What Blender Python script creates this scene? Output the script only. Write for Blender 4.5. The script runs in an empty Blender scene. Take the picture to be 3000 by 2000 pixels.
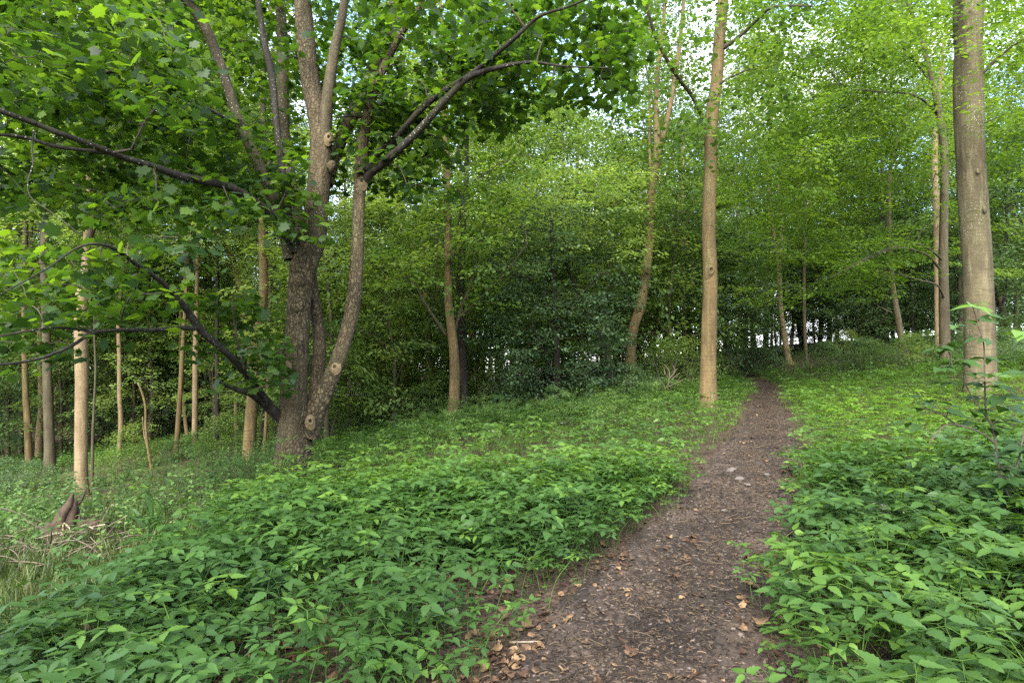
import bpy, math
import numpy as np
from mathutils import Vector

# ------------------------------------------------------------------ camera, sky, sun, exposure
SC = bpy.context.scene
COL = SC.collection
F, CX, CY = 1852.0, 1500.0, 1000.0            # focal length and centre in photo pixels (3000 x 2000)
PITCH = math.atan(85.0 / F)
EYE = np.array([0.0, 0.0, 1.6])
cam = bpy.data.cameras.new('camera')
cam.sensor_width = 36.0
cam.lens = 36.0 * F / 3000.0
cam.clip_start, cam.clip_end = 0.05, 3000
co = bpy.data.objects.new('camera', cam)
COL.objects.link(co)
co.location = EYE
co.rotation_euler = (math.pi / 2 + PITCH, 0, 0)
SC.camera = co

SUN_EL, SUN_AZ = math.radians(42), math.radians(194)     # azimuth clockwise from +Y: behind the camera, to the left
world = bpy.data.worlds.new('World')
SC.world = world
world.use_nodes = True
wn, wl = world.node_tree.nodes, world.node_tree.links
wn.clear()
wo = wn.new('ShaderNodeOutputWorld')
bg = wn.new('ShaderNodeBackground')
bg.inputs['Strength'].default_value = 0.15
sky = wn.new('ShaderNodeTexSky')
sky.sky_type = 'NISHITA'
sky.sun_disc = False
sky.sun_elevation = SUN_EL
sky.sun_rotation = SUN_AZ
tc = wn.new('ShaderNodeTexCoord')
mp = wn.new('ShaderNodeMapping')
mp.inputs['Scale'].default_value = (1.0, 1.0, 2.6)
wl.new(tc.outputs['Generated'], mp.inputs['Vector'])
cn = wn.new('ShaderNodeTexNoise')
cn.inputs['Scale'].default_value = 2.6
cn.inputs['Detail'].default_value = 7
cn.inputs['Roughness'].default_value = 0.58
wl.new(mp.outputs['Vector'], cn.inputs['Vector'])
cr = wn.new('ShaderNodeValToRGB')
cr.color_ramp.elements[0].position = 0.44
cr.color_ramp.elements[1].position = 0.60
wl.new(cn.outputs['Fac'], cr.inputs['Fac'])
cm = wn.new('ShaderNodeMixRGB')
cm.inputs['Color2'].default_value = (4.0, 4.15, 4.4, 1)   # cloud
wl.new(cr.outputs['Color'], cm.inputs['Fac'])
wl.new(sky.outputs['Color'], cm.inputs['Color1'])
wl.new(cm.outputs['Color'], bg.inputs['Color'])
wl.new(bg.outputs['Background'], wo.inputs['Surface'])

sd = bpy.data.lights.new('sun', 'SUN')
sd.energy = 2.5
sd.angle = math.radians(45)
sd.color = (1.0, 0.955, 0.88)
so = bpy.data.objects.new('sun', sd)
COL.objects.link(so)
_d = Vector((math.sin(SUN_AZ) * math.cos(SUN_EL), math.cos(SUN_AZ) * math.cos(SUN_EL), math.sin(SUN_EL)))
so.rotation_euler = _d.to_track_quat('Z', 'Y').to_euler()

SC.view_settings.view_transform = 'Standard'
SC.view_settings.look = 'None'
SC.view_settings.gamma = 1
SC.view_settings.exposure = 2.58
SC.render.engine = 'CYCLES'
cy = SC.cycles
cy.max_bounces, cy.diffuse_bounces, cy.glossy_bounces, cy.transmission_bounces = 9, 6, 2, 7
cy.use_denoising = False
cy.caustics_reflective = cy.caustics_refractive = False
cy.sample_clamp_indirect = 6

# ------------------------------------------------------------------ numbers
def rng(seed):
    return np.random.default_rng(seed)

def P(px, py, d):
    """the point at depth d (metres along +Y) seen at photo pixel (px, py)"""
    u, v = (px - CX) / F, (CY - py) / F
    yy = math.cos(PITCH) - v * math.sin(PITCH)
    zz = math.sin(PITCH) + v * math.cos(PITCH)
    return EYE + np.array([u / yy * d, d, zz / yy * d])

def hash2(ix, iy, seed):
    h = (ix.astype(np.int64) * 374761393 + iy.astype(np.int64) * 668265263 + seed * 144665) & 0x7fffffff
    h = ((h ^ (h >> 13)) * 1274126177) & 0x7fffffff
    return ((h ^ (h >> 16)) & 0xffff) / 65535.0

def noise2(x, y, seed=0, oct=1):
    x, y = np.asarray(x, float), np.asarray(y, float)
    out, amp, tot = 0.0, 1.0, 0.0
    for o in range(oct):
        ix, iy = np.floor(x), np.floor(y)
        fx, fy = x - ix, y - iy
        fx, fy = fx * fx * (3 - 2 * fx), fy * fy * (3 - 2 * fy)
        a, b = hash2(ix, iy, seed + o), hash2(ix + 1, iy, seed + o)
        c, d = hash2(ix, iy + 1, seed + o), hash2(ix + 1, iy + 1, seed + o)
        out = out + amp * ((a * (1 - fx) + b * fx) * (1 - fy) + (c * (1 - fx) + d * fx) * fy - 0.5) * 2
        tot += amp
        amp *= 0.5
        x, y = x * 2.03 + 7.1, y * 2.03 + 3.7
    return out / tot

# path: rows of (photo y, left edge, right edge)
_rows = [(2000, 1370, 2233), (1850, 1510, 2220), (1700, 1690, 2250), (1550, 1857, 2340), (1400, 2025, 2330),
         (1300, 2115, 2330), (1230, 2180, 2308), (1180, 2192, 2275), (1145, 2222, 2283)]
_py, _px, _pw = [-8.0, 0.0], [-0.9, -0.15], [0.75, 0.72]
for r_, a_, b_ in _rows:
    d_ = 1.6 / ((r_ - 1085) / F + 0.05)
    _py.append(d_); _px.append(((a_ + b_) / 2 - 1500) / F * d_); _pw.append((b_ - a_) / 2 / F * d_)
_py += [26, 34, 60]; _px += [9.6, 10.5, 12]; _pw += [0.32, 0.3, 0.3]
_g = np.arange(-8, 60, 0.1)
def _smooth(v, w):
    k = np.hanning(w); k /= k.sum()
    return np.convolve(np.pad(v, w // 2, 'edge'), k, 'valid')[:len(v)]
_gx = _smooth(np.interp(_g, _py, _px), 13)
_gw = _smooth(np.interp(_g, _py, _pw), 13)
def path_x(y): return np.interp(y, _g, _gx)
def path_w(y): return np.interp(y, _g, _gw)
_cg = np.arange(-80, 60, 0.1)
_cz = _smooth(np.interp(_cg, [-80, -45, -30, -16, -7, -0.5, 0.5, 1.2, 4, 6, 12, 25, 60],
                        [-4.2, -4.0, -3.5, -2.1, -0.58, -0.02, 0, 0.05, 0.44, 0.8, 1.6, 2.4, 3.0]), 21)
def H(x, y):
    """ground height"""
    x, y = np.asarray(x, float), np.asarray(y, float)
    z = np.interp(y, [-300, -10, 0, 38, 60, 400], [-0.6, -0.5, 0, 1.9, 2.3, 3.0])
    z = z + np.interp(x - path_x(y), _cg, _cz)
    nearpath = np.clip((np.abs(x - path_x(y)) - 0.8) / 2.5, 0.05, 1)
    return z + nearpath * (0.07 * noise2(x / 1.7, y / 1.7, 5, 2) + 0.10 * noise2(x / 6, y / 6, 9))

# ------------------------------------------------------------------ meshes
class MB:
    def __init__(self): self.V, self.Q, self.T, self.tone, self.n, self.mi, self.qm, self.tm = [], [], [], [], 0, 0, [], []
    def add(self, V, Q=None, T=None, tone=0.0):
        V = np.asarray(V, float).reshape(-1, 3)
        self.V.append(V)
        if Q is not None and len(Q): self.Q.append(np.asarray(Q, np.int64).reshape(-1, 4) + self.n); self.qm.append(np.full(len(self.Q[-1]), self.mi))
        if T is not None and len(T): self.T.append(np.asarray(T, np.int64).reshape(-1, 3) + self.n); self.tm.append(np.full(len(self.T[-1]), self.mi))
        self.tone.append(np.broadcast_to(np.asarray(tone, float), (len(V),)))
        self.n += len(V)
    def mesh(self, name, mats, smooth=True, tone=False):
        me = bpy.data.meshes.new(name)
        V = np.concatenate(self.V) if self.V else np.zeros((0, 3))
        Q = np.concatenate(self.Q) if self.Q else np.zeros((0, 4), np.int64)
        T = np.concatenate(self.T) if self.T else np.zeros((0, 3), np.int64)
        me.vertices.add(len(V)); me.vertices.foreach_set('co', V.astype(np.float32).ravel())
        me.loops.add(Q.size + T.size)
        me.loops.foreach_set('vertex_index', np.concatenate([Q.ravel(), T.ravel()]).astype(np.int32))
        me.polygons.add(len(Q) + len(T))
        me.polygons.foreach_set('loop_start', np.concatenate([np.arange(len(Q)) * 4, Q.size + np.arange(len(T)) * 3]).astype(np.int32))
        if isinstance(mats, (list, tuple)): me.polygons.foreach_set('material_index', np.concatenate(self.qm + self.tm).astype(np.int32))
        if smooth: me.polygons.foreach_set('use_smooth', np.ones(len(Q) + len(T), bool))
        if tone:
            at = me.attributes.new('tone', 'FLOAT', 'POINT')
            at.data.foreach_set('value', np.concatenate(self.tone).astype(np.float32))
        for m in (mats if isinstance(mats, (list, tuple)) else [mats]): me.materials.append(m)
        me.update(calc_edges=True)
        return me

def link(name, me, parent=None):
    o = bpy.data.objects.new(name, me)
    COL.objects.link(o)
    if parent is not None: o.parent = parent
    return o
def obj(name, mb, mat, parent=None, smooth=True, tone=False):
    return link(name, mb.mesh(name, mat, smooth, tone), parent)
def tag(o, label, cat=None, group=None, kind=None):
    o['label'] = label
    if cat: o['category'] = cat
    if group: o['group'] = group
    if kind: o['kind'] = kind
    return o
def root(name, label, cat, group=None):
    o = bpy.data.objects.new(name, None)
    o.empty_display_size = 0.3
    COL.objects.link(o)
    return tag(o, label, cat, group)

def nrm(v):
    v = np.asarray(v, float)
    return v / np.maximum(np.linalg.norm(v, axis=-1, keepdims=True), 1e-9)

def catmull(pts, rad, step):
    pts, rad = np.asarray(pts, float), np.asarray(rad, float)
    if len(pts) < 3:
        n = max(2, int(np.linalg.norm(pts[-1] - pts[0]) / step) + 1)
        t = np.linspace(0, 1, n)[:, None]
        return pts[0] * (1 - t) + pts[-1] * t, rad[0] * (1 - t[:, 0]) + rad[-1] * t[:, 0]
    E = np.vstack([2 * pts[0] - pts[1], pts, 2 * pts[-1] - pts[-2]])
    op, orr = [], []
    for i in range(len(pts) - 1):
        p0, p1, p2, p3 = E[i:i + 4]
        n = max(2, int(np.linalg.norm(p2 - p1) / step) + 1)
        t = np.linspace(0, 1, n, endpoint=False)[:, None]
        op.append(0.5 * (2 * p1 + (p2 - p0) * t + (2 * p0 - 5 * p1 + 4 * p2 - p3) * t ** 2 + (3 * p1 - p0 - 3 * p2 + p3) * t ** 3))
        orr.append(rad[i] * (1 - t[:, 0]) + rad[i + 1] * t[:, 0])
    op.append(pts[-1:]); orr.append(rad[-1:])
    return np.vstack(op), np.concatenate(orr)

def tube(mb, pts, rad, sides=8, step=0.15, rough=0.0, seed=0, cap=True, smoothpath=True, flute=0.0, tone=0.0):
    if smoothpath: pts, rad = catmull(pts, rad, step)
    else: pts, rad = np.asarray(pts, float), np.asarray(rad, float)
    n = len(pts)
    T = nrm(np.gradient(pts, axis=0))
    ref = np.eye(3)[np.argmin(np.abs(nrm(pts[-1] - pts[0])))]
    A = nrm(np.cross(T, ref)); B = np.cross(T, A)
    ang = np.arange(sides) / sides * 2 * math.pi
    R = np.broadcast_to(rad[:, None], (n, sides)).copy()
    if rough or flute:
        s = np.concatenate([[0], np.cumsum(np.linalg.norm(np.diff(pts, axis=0), axis=1))])
        ca, sa = np.cos(ang)[None, :], np.sin(ang)[None, :]
        w = noise2(ca * 1.3 + 5 + 0 * s[:, None], s[:, None] * 1.4 + sa * 1.3, seed, 3)
        R *= 1 + rough * w
        if flute: R *= 1 + flute * np.exp(-s / 0.35)[:, None] * (0.6 + 0.6 * noise2(ca * 1.6 + 3, sa * 1.6 + 8, seed + 3))
    V = pts[:, None] + R[..., None] * (np.cos(ang)[None, :, None] * A[:, None] + np.sin(ang)[None, :, None] * B[:, None])
    i, j = np.meshgrid(np.arange(n - 1), np.arange(sides), indexing='ij')
    a, b = i * sides + j, i * sides + (j + 1) % sides
    Q = np.stack([a, b, b + sides, a + sides], -1).reshape(-1, 4)
    V = V.reshape(-1, 3)
    Tt = None
    if cap:
        V = np.vstack([V, pts[-1:] + T[-1:] * rad[-1] * 0.3])
        k = (n - 1) * sides
        Tt = np.stack([k + np.arange(sides), k + (np.arange(sides) + 1) % sides, np.full(sides, n * sides)], -1)
    mb.add(V, Q, Tt, tone)
    return pts, rad

def tubes_straight(mb, S, E, r0, r1, bend=None, sides=3):
    """many thin twigs at once, each of two segments"""
    S, E = np.asarray(S), np.asarray(E)
    n = len(S)
    if n == 0: return
    M = (S + E) / 2 + (bend if bend is not None else 0)
    T = nrm(E - S)
    ref = np.where(np.abs(T[:, 2:3]) > 0.8, np.array([[1.0, 0, 0]]), np.array([[0, 0, 1.0]]))
    A = nrm(np.cross(T, ref)); B = np.cross(T, A)
    ang = np.arange(sides) / sides * 2 * math.pi
    off = np.cos(ang)[None, :, None] * A[:, None] + np.sin(ang)[None, :, None] * B[:, None]
    r0, r1 = np.broadcast_to(r0, (n,)), np.broadcast_to(r1, (n,))
    V = np.stack([S[:, None] + off * r0[:, None, None], M[:, None] + off * ((r0 + r1) / 2)[:, None, None], E[:, None] + off * r1[:, None, None]], 1)
    base = (np.arange(n) * 3 * sides)[:, None]
    q = []
    for k in range(2):
        for j in range(sides):
            a, b = k * sides + j, k * sides + (j + 1) % sides
            q.append([a, b, b + sides, a + sides])
    Q = (base[:, :, None] + np.array(q)[None]).reshape(-1, 4)
    mb.add(V.reshape(-1, 3), Q)

# leaf outlines: x across, y towards the tip, z up
def leaf_simple():
    return np.array([(0, 0, 0), (.27, .45, .07), (0, 1, -.06), (-.27, .45, .07)]), None, np.array([(0, 1, 2), (0, 2, 3)])
def leaf_oval(w=.28):
    V = [(0, 0, 0), (0, .35, 0), (0, .7, -.03), (0, 1, -.1), (w, .3, .06), (w * .88, .64, .03), (-w, .3, .06), (-w * .88, .64, .03)]
    return np.array(V), np.array([(1, 4, 5, 2), (1, 2, 7, 6)]), np.array([(0, 4, 1), (2, 5, 3), (0, 1, 6), (2, 3, 7)])
def leaf_maple():
    half = [(.10, .0), (.30, -.03), (.42, .10), (.35, .22), (.54, .30), (.62, .52), (.42, .54), (.38, .74), (.20, .74)]
    out = [(0, .08)] + half + [(0, 1.0)] + [(-x, y) for x, y in half[::-1]]
    V = [(0, .38, .0)] + [(x, y, -.10 * (x * x + (y - .38) ** 2) * 2 + .05 * abs(x)) for x, y in out]
    k = len(out)
    return np.array(V), None, np.array([(0, 1 + (i + 1) % k, 1 + i) for i in range(k)])
LEAF = {'simple': leaf_simple(), 'oval': leaf_oval(), 'maple': leaf_maple()}

def add_leaves(mb, pos, tip, up, size, kind, tone):
    """leaf blades at pos, pointing along tip, upper face along up"""
    LV, LQ, LT = LEAF[kind] if isinstance(kind, str) else kind
    n, k = len(pos), len(LV)
    if n == 0: return
    t = nrm(tip)
    s = nrm(np.cross(t, up)); u = np.cross(s, t)
    size = np.broadcast_to(size, (n,))
    V = pos[:, None] + size[:, None, None] * (LV[None, :, 0:1] * s[:, None] + LV[None, :, 1:2] * t[:, None] + LV[None, :, 2:3] * u[:, None])
    off = (np.arange(n) * k)[:, None, None]
    Q = (LQ[None] + off).reshape(-1, 4) if LQ is not None else None
    T = (LT[None] + off).reshape(-1, 3) if LT is not None else None
    mb.add(V.reshape(-1, 3), Q, T, np.repeat(np.broadcast_to(tone, (n,)), k))

def sprays(mb, S, E, r, n, L, W, thick, size, kind, tone=0.5, tvar=0.12, tilt=0.35, droop=0.25):
    """n leaves around the outer part of every twig S->E, in a flattish layer"""
    T_ = len(S)
    if T_ == 0: return
    d = E - S
    d[:, 2] *= 0.4
    d += 1e-3 * r.normal(size=d.shape)
    d = nrm(d)
    side = nrm(np.cross(d, np.array([0, 0, 1.0])))
    upv = np.cross(side, d)
    a = r.random((T_, n)) ** 0.8
    prof = np.sin(np.clip(0.12 + a * 0.88, 0, 1) * math.pi) ** 0.6 + 0.12
    v = (r.random((T_, n)) * 2 - 1) * W * prof
    Ls = L * r.uniform(0.75, 1.25, (T_, 1))
    pos = (E[:, None] + d[:, None] * ((a - 0.6) * Ls)[..., None] + side[:, None] * v[..., None]
           + upv[:, None] * (r.normal(size=(T_, n)) * thick)[..., None])
    pos[..., 2] -= droop * (np.abs(v) + np.maximum(a - 0.4, 0) * Ls) * 0.4
    th = r.normal(size=(T_, n)) * 0.5 + np.sign(v) * 0.6
    tip = d[:, None] * np.cos(th)[..., None] + side[:, None] * np.sin(th)[..., None]
    tip[..., 2] -= droop + r.normal(size=(T_, n)) * 0.25
    up = np.array([0, 0, 1.0]) + r.normal(size=(T_, n, 3)) * tilt
    tn = tone + r.normal(size=(T_, 1)) * tvar + r.normal(size=(T_, n)) * tvar * 0.7
    sz = size * r.uniform(0.55, 1.25, (T_, n))
    add_leaves(mb, pos.reshape(-1, 3), tip.reshape(-1, 3), up.reshape(-1, 3), sz.ravel(), kind, tn.ravel())

def grow(wood, nodes, nrad, targets, r, r_tip=0.004, k=0.010, sides=4, lift=0.10):
    """join every target to the nearest wood already there (inner targets first); returns twig starts and ends"""
    nodes, nrad, targets = np.asarray(nodes, float), np.asarray(nrad, float), np.asarray(targets, float)
    d0 = np.array([np.min(np.sum((nodes - t) ** 2, 1)) for t in targets])
    S, E = [], []
    buf = np.zeros((len(nodes) + 4 * len(targets), 3)); rb = np.zeros(len(buf))
    m = len(nodes); buf[:m] = nodes; rb[:m] = nrad
    for i in np.argsort(d0):
        t = targets[i]
        dv = buf[:m] - t
        cost = np.sqrt(np.sum(dv * dv, 1)) + 0.5 * np.maximum(dv[:, 2], 0)
        j = int(np.argmin(cost))
        s = buf[j]; L = np.linalg.norm(t - s)
        if L < 0.05: continue
        bend = r.normal(size=3) * 0.09 * L; bend[2] += lift * L
        q = np.array([s, s + (t - s) * .36 + bend, s + (t - s) * .7 + bend * .7 + r.normal(size=3) * .03 * L, t])
        ra = min(rb[j] * 0.72, r_tip + k * L + 0.002)
        rr = np.array([ra, ra * .78, ra * .5 + r_tip * .3, r_tip * .7])
        tube(wood, q, rr, sides, smoothpath=False, cap=False)
        buf[m:m + 3] = q[1:]; rb[m:m + 3] = rr[1:]; m += 3
        S.append(q[2]); E.append(t)
    return np.array(S).reshape(-1, 3), np.array(E).reshape(-1, 3)

# ------------------------------------------------------------------ materials
def newmat(name):
    m = bpy.data.materials.new(name); m.use_nodes = True
    m.node_tree.nodes.clear()
    return m, m.node_tree.nodes, m.node_tree.links
def nd(ns, typ, **kw):
    n = ns.new('ShaderNode' + typ)
    for k, v in kw.items():
        if k in n.inputs.keys(): n.inputs[k].default_value = v
        else: setattr(n, k, v)
    return n
def ramp(ns, stops, interp='LINEAR'):
    n = ns.new('ShaderNodeValToRGB'); n.color_ramp.interpolation = interp
    el = n.color_ramp.elements
    while len(el) < len(stops): el.new(0.5)
    for e, (p, c) in zip(el, stops): e.position = p; e.color = (*c, 1) if len(c) == 3 else c
    return n

def leaf_mat(name, dark, mid, light, trans=0.42, tgain=(1.9, 2.0, 0.9), rough=0.5, spec=0.3, jitter=0.0):
    m, ns, L = newmat(name)
    a = nd(ns, 'Attribute', attribute_name='tone')
    b = nd(ns, 'Attribute', attribute_name='tone', attribute_type='INSTANCER')
    ad = nd(ns, 'Math', operation='ADD')
    L.new(a.outputs['Fac'], ad.inputs[0]); L.new(b.outputs['Fac'], ad.inputs[1])
    oi = nd(ns, 'ObjectInfo')
    jit = nd(ns, 'Math', operation='MULTIPLY_ADD'); L.new(oi.outputs['Random'], jit.inputs[0]); jit.inputs[1].default_value = jitter; jit.inputs[2].default_value = -jitter / 2
    a2 = nd(ns, 'Math', operation='ADD'); L.new(ad.outputs[0], a2.inputs[0]); L.new(jit.outputs[0], a2.inputs[1])
    r = ramp(ns, [(0.0, dark), (0.5, mid), (1.0, light)])
    L.new(a2.outputs[0], r.inputs['Fac'])
    p = nd(ns, 'BsdfPrincipled', Roughness=rough)
    p.inputs['Specular IOR Level'].default_value = spec
    L.new(r.outputs['Color'], p.inputs['Base Color'])
    g = nd(ns, 'MixRGB', blend_type='MULTIPLY'); g.inputs['Fac'].default_value = 1; g.inputs['Color2'].default_value = (*tgain, 1)
    L.new(r.outputs['Color'], g.inputs['Color1'])
    t = nd(ns, 'BsdfTranslucent'); L.new(g.outputs['Color'], t.inputs['Color'])
    mx = nd(ns, 'MixShader'); mx.inputs['Fac'].default_value = trans
    L.new(p.outputs[0], mx.inputs[1]); L.new(t.outputs[0], mx.inputs[2])
    o = nd(ns, 'OutputMaterial'); L.new(mx.outputs[0], o.inputs['Surface'])
    return m

def bark_mat(name, base, dark, light, moss=0.15, spots=0.5, flaky=0.0, bands=0.4, green=(.085, .095, .030), bump=0.5, stain=0.0):
    m, ns, L = newmat(name)
    t = nd(ns, 'TexCoord')
    def tex(sc, scale, detail=5, rough=.6):
        mpn = nd(ns, 'Mapping'); mpn.inputs['Scale'].default_value = sc
        L.new(t.outputs['Object'], mpn.inputs['Vector'])
        n = nd(ns, 'TexNoise', Scale=scale, Detail=detail, Roughness=rough); L.new(mpn.outputs['Vector'], n.inputs['Vector'])
        return n
    def mix(fac, c1, c2, typ='MIX'):
        x = nd(ns, 'MixRGB', blend_type=typ)
        for s, v in (('Fac', fac), ('Color1', c1), ('Color2', c2)):
            if hasattr(v, 'is_linked') or hasattr(v, 'links'): L.new(v, x.inputs[s])
            elif isinstance(v, tuple): x.inputs[s].default_value = (*v, 1)
            else: x.inputs[s].default_value = v
        return x.outputs['Color']
    def sharp(sock, a, b, gain=1.0):
        r_ = ramp(ns, [(a, (0, 0, 0)), (b, (gain,) * 3)]); L.new(sock, r_.inputs['Fac']); return r_.outputs['Color']
    big = tex((1, 1, .6), 2.2); fine = tex((1, 1, 1), 30, 6); streak = tex((2.5, 2.5, .35), 5, 6); rings = tex((1.2, 1.2, 16), 2.4, 4)
    col = mix(sharp(big.outputs['Fac'], .35, .68), base, dark)
    col = mix(sharp(streak.outputs['Fac'], .5, .72, .8), col, light)
    col = mix(sharp(rings.outputs['Fac'], .55, .74, bands), col, tuple(c * .45 for c in dark))
    col = mix(sharp(fine.outputs['Fac'], .5, .75, .5), col, tuple(c * .55 for c in dark))
    if stain:
        stn = tex((1.6, 1.6, .10), 2.2, 5)
        col = mix(sharp(stn.outputs['Fac'], .50, .66, stain), col, mix(1.0, col, (.42, .40, .38), 'MULTIPLY'))
    mo = tex((1, 1, .5), 1.3, 6)
    col = mix(sharp(mo.outputs['Fac'], .50, .72, moss * 2), col, green)
    hgt = fine.outputs['Fac']
    if spots:
        vo = nd(ns, 'TexVoronoi', Scale=26.0); L.new(t.outputs['Object'], vo.inputs['Vector'])
        reg = tex((1, 1, .4), 1.6, 3)
        rv = ramp(ns, [(.0, (1, 1, 1)), (.17, (1, 1, 1)), (.22, (0, 0, 0))]); L.new(vo.outputs['Distance'], rv.inputs['Fac'])
        f = mix(1.0, rv.outputs['Color'], sharp(reg.outputs['Fac'], .50, .62, spots), 'MULTIPLY')
        col = mix(f, col, (.42, .42, .36))
    if flaky:
        mpn = nd(ns, 'Mapping'); mpn.inputs['Scale'].default_value = (1, 1, .55)
        L.new(t.outputs['Object'], mpn.inputs['Vector'])
        wv = tex((1, 1, 1), 9, 4)
        wm = mix(.12, mpn.outputs['Vector'], wv.outputs['Color'], 'ADD')
        v2 = nd(ns, 'TexVoronoi', Scale=20.0, feature='DISTANCE_TO_EDGE'); L.new(wm, v2.inputs['Vector'])
        cr_ = ramp(ns, [(.0, (0, 0, 0)), (.17, (1, 1, 1))]); L.new(v2.outputs['Distance'], cr_.inputs['Fac'])
        v3 = nd(ns, 'TexVoronoi', Scale=20.0); L.new(wm, v3.inputs['Vector'])
        cell = mix(.5, mix(sharp(v3.outputs['Color'], .3, .8), dark, light), col)
        where = sharp(tex((1, 1, .5), 1.7, 3).outputs['Fac'], .38, .55)
        col2 = mix(cr_.outputs['Color'], tuple(c * .3 for c in dark), cell)
        col = mix(mix(1.0, where, (flaky,) * 3, 'MULTIPLY'), col, col2)
        hm = nd(ns, 'Math', operation='MULTIPLY_ADD'); L.new(cr_.outputs['Color'], hm.inputs[0]); hm.inputs[1].default_value = flaky
        L.new(fine.outputs['Fac'], hm.inputs[2]); hgt = hm.outputs[0]
    bp = nd(ns, 'Bump', Strength=bump, Distance=0.02); L.new(hgt, bp.inputs['Height'])
    bp2 = nd(ns, 'Bump', Strength=bump * .5, Distance=0.02); L.new(rings.outputs['Fac'], bp2.inputs['Height']); L.new(bp.outputs[0], bp2.inputs['Normal'])
    p = nd(ns, 'BsdfPrincipled', Roughness=.85); p.inputs['Specular IOR Level'].default_value = .2
    L.new(col, p.inputs['Base Color']); L.new(bp2.outputs[0], p.inputs['Normal'])
    o = nd(ns, 'OutputMaterial'); L.new(p.outputs[0], o.inputs['Surface'])
    return m

def plain_mat(name, c1, c2, scale=20, rough=.85, bump=.4):
    m, ns, L = newmat(name)
    t = nd(ns, 'TexCoord'); n = nd(ns, 'TexNoise', Scale=scale, Detail=6, Roughness=.6); L.new(t.outputs['Object'], n.inputs['Vector'])
    a = nd(ns, 'Attribute', attribute_name='tone', attribute_type='INSTANCER')
    r = ramp(ns, [(.3, c1), (.7, c2)])
    ad = nd(ns, 'Math', operation='ADD'); L.new(n.outputs['Fac'], ad.inputs[0]); L.new(a.outputs['Fac'], ad.inputs[1])
    L.new(ad.outputs[0], r.inputs['Fac'])
    b = nd(ns, 'Bump', Strength=bump, Distance=.01); L.new(n.outputs['Fac'], b.inputs['Height'])
    p = nd(ns, 'BsdfPrincipled', Roughness=rough); L.new(r.outputs['Color'], p.inputs['Base Color']); L.new(b.outputs[0], p.inputs['Normal'])
    p.inputs['Specular IOR Level'].default_value = .25
    o = nd(ns, 'OutputMaterial'); L.new(p.outputs[0], o.inputs['Surface'])
    return m

M = {}
M['syc_leaf'] = leaf_mat('sycamore_leaf', (0.0128, 0.032, 0.008), (0.0272, 0.0608, 0.0112), (0.088, 0.152, 0.0176), .48, (2.7, 2.6, .8))
M['maple_leaf'] = leaf_mat('maple_leaf', (0.02975, 0.0595, 0.0153), (0.06375, 0.1232, 0.0221), (0.136, 0.204, 0.03825), .45, (2.1, 2.0, .9))
M['beech_leaf'] = leaf_mat('beech_leaf', (0.0273, 0.0585, 0.01248), (0.0624, 0.1209, 0.01872), (0.1404, 0.2184, 0.0312), .46, (2.1, 2.0, .8))
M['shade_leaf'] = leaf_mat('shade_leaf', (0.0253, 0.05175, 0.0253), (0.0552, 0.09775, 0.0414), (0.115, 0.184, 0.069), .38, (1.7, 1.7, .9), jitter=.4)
M['wood_leaf'] = leaf_mat('wood_leaf', (.045, .080, .024), (.088, .150, .040), (.18, .25, .065), .50, (2.0, 1.9, .9), jitter=.6)
M['elder'] = leaf_mat('ground_elder_leaf', (0.01584, 0.03901, 0.01024), (0.036, 0.0831, 0.01536), (0.0972, 0.1781, 0.02048), .30, (1.9, 1.9, .8), .5, .28)
M['lit_tint_plants'] = leaf_mat('lit_tint_leaf', (0.04, 0.088, 0.0112), (0.088, 0.176, 0.0144), (0.16, 0.256, 0.02), .35, (1.8, 1.8, .7))  # yellow green leaves, colour brightened to stand in for light on the clearing
M['weed'] = leaf_mat('weed_leaf', (0.032, 0.072, 0.0224), (0.068, 0.128, 0.032), (0.136, 0.2, 0.048), .3, (1.7, 1.7, .8))
M['grass'] = leaf_mat('grass_blade', (0.0252, 0.04464, 0.01008), (0.05616, 0.0828, 0.01728), (0.1368, 0.1368, 0.0432), .3, (1.6, 1.6, .8))
M['syc_bark'] = bark_mat('sycamore_bark', (0.08064, 0.06209, 0.0341), (0.03312, 0.0254, 0.01385), (0.144, 0.1143, 0.06394), .16, .6, .9, .2, bump=.8)
M['stem_bark'] = bark_mat('sycamore_stem_bark', (0.0684, 0.05645, 0.03197), (0.03024, 0.02399, 0.01385), (0.1152, 0.09737, 0.05754), .15, .9, .3, .25)
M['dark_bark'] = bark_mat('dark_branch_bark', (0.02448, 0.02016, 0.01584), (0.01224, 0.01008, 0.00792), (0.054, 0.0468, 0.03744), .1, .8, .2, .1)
M['beech_bark'] = bark_mat('beech_bark', (0.1051, 0.08702, 0.04819), (0.05328, 0.04206, 0.023), (0.1591, 0.1363, 0.0794), .22, .7, 0, .8, stain=.9)
M['tan_bark'] = bark_mat('tan_bark', (0.1292, 0.09087, 0.03937), (0.06992, 0.04916, 0.0225), (0.19, 0.1415, 0.06468), .22, .7, 0, .7, stain=.5)
M['pink_bark'] = bark_mat('pale_bark', (0.2132, 0.1567, 0.08799), (0.1312, 0.09241, 0.05158), (0.2952, 0.229, 0.1335), .14, .25, .2, .5, stain=.4)
M['grey_bark'] = bark_mat('grey_bark', (0.0684, 0.0566, 0.03262), (0.03496, 0.0283, 0.01631), (0.1064, 0.08938, 0.05343), .2, .4, .25, .3, stain=.4)
M['twig'] = plain_mat('twig_bark', (.035, .028, .022), (.085, .07, .052), 40)
M['brushwood'] = plain_mat('brushwood', (.040, .030, .021), (.17, .13, .092), 14)
M['soil'] = plain_mat('soil_dark', (.02, .015, .012), (.06, .042, .032), 30)
M['dead'] = plain_mat('dead_leaf', (0.04158, 0.02095, 0.01011), (0.2041, 0.1292, 0.06458), 9, .8, .2)
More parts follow.
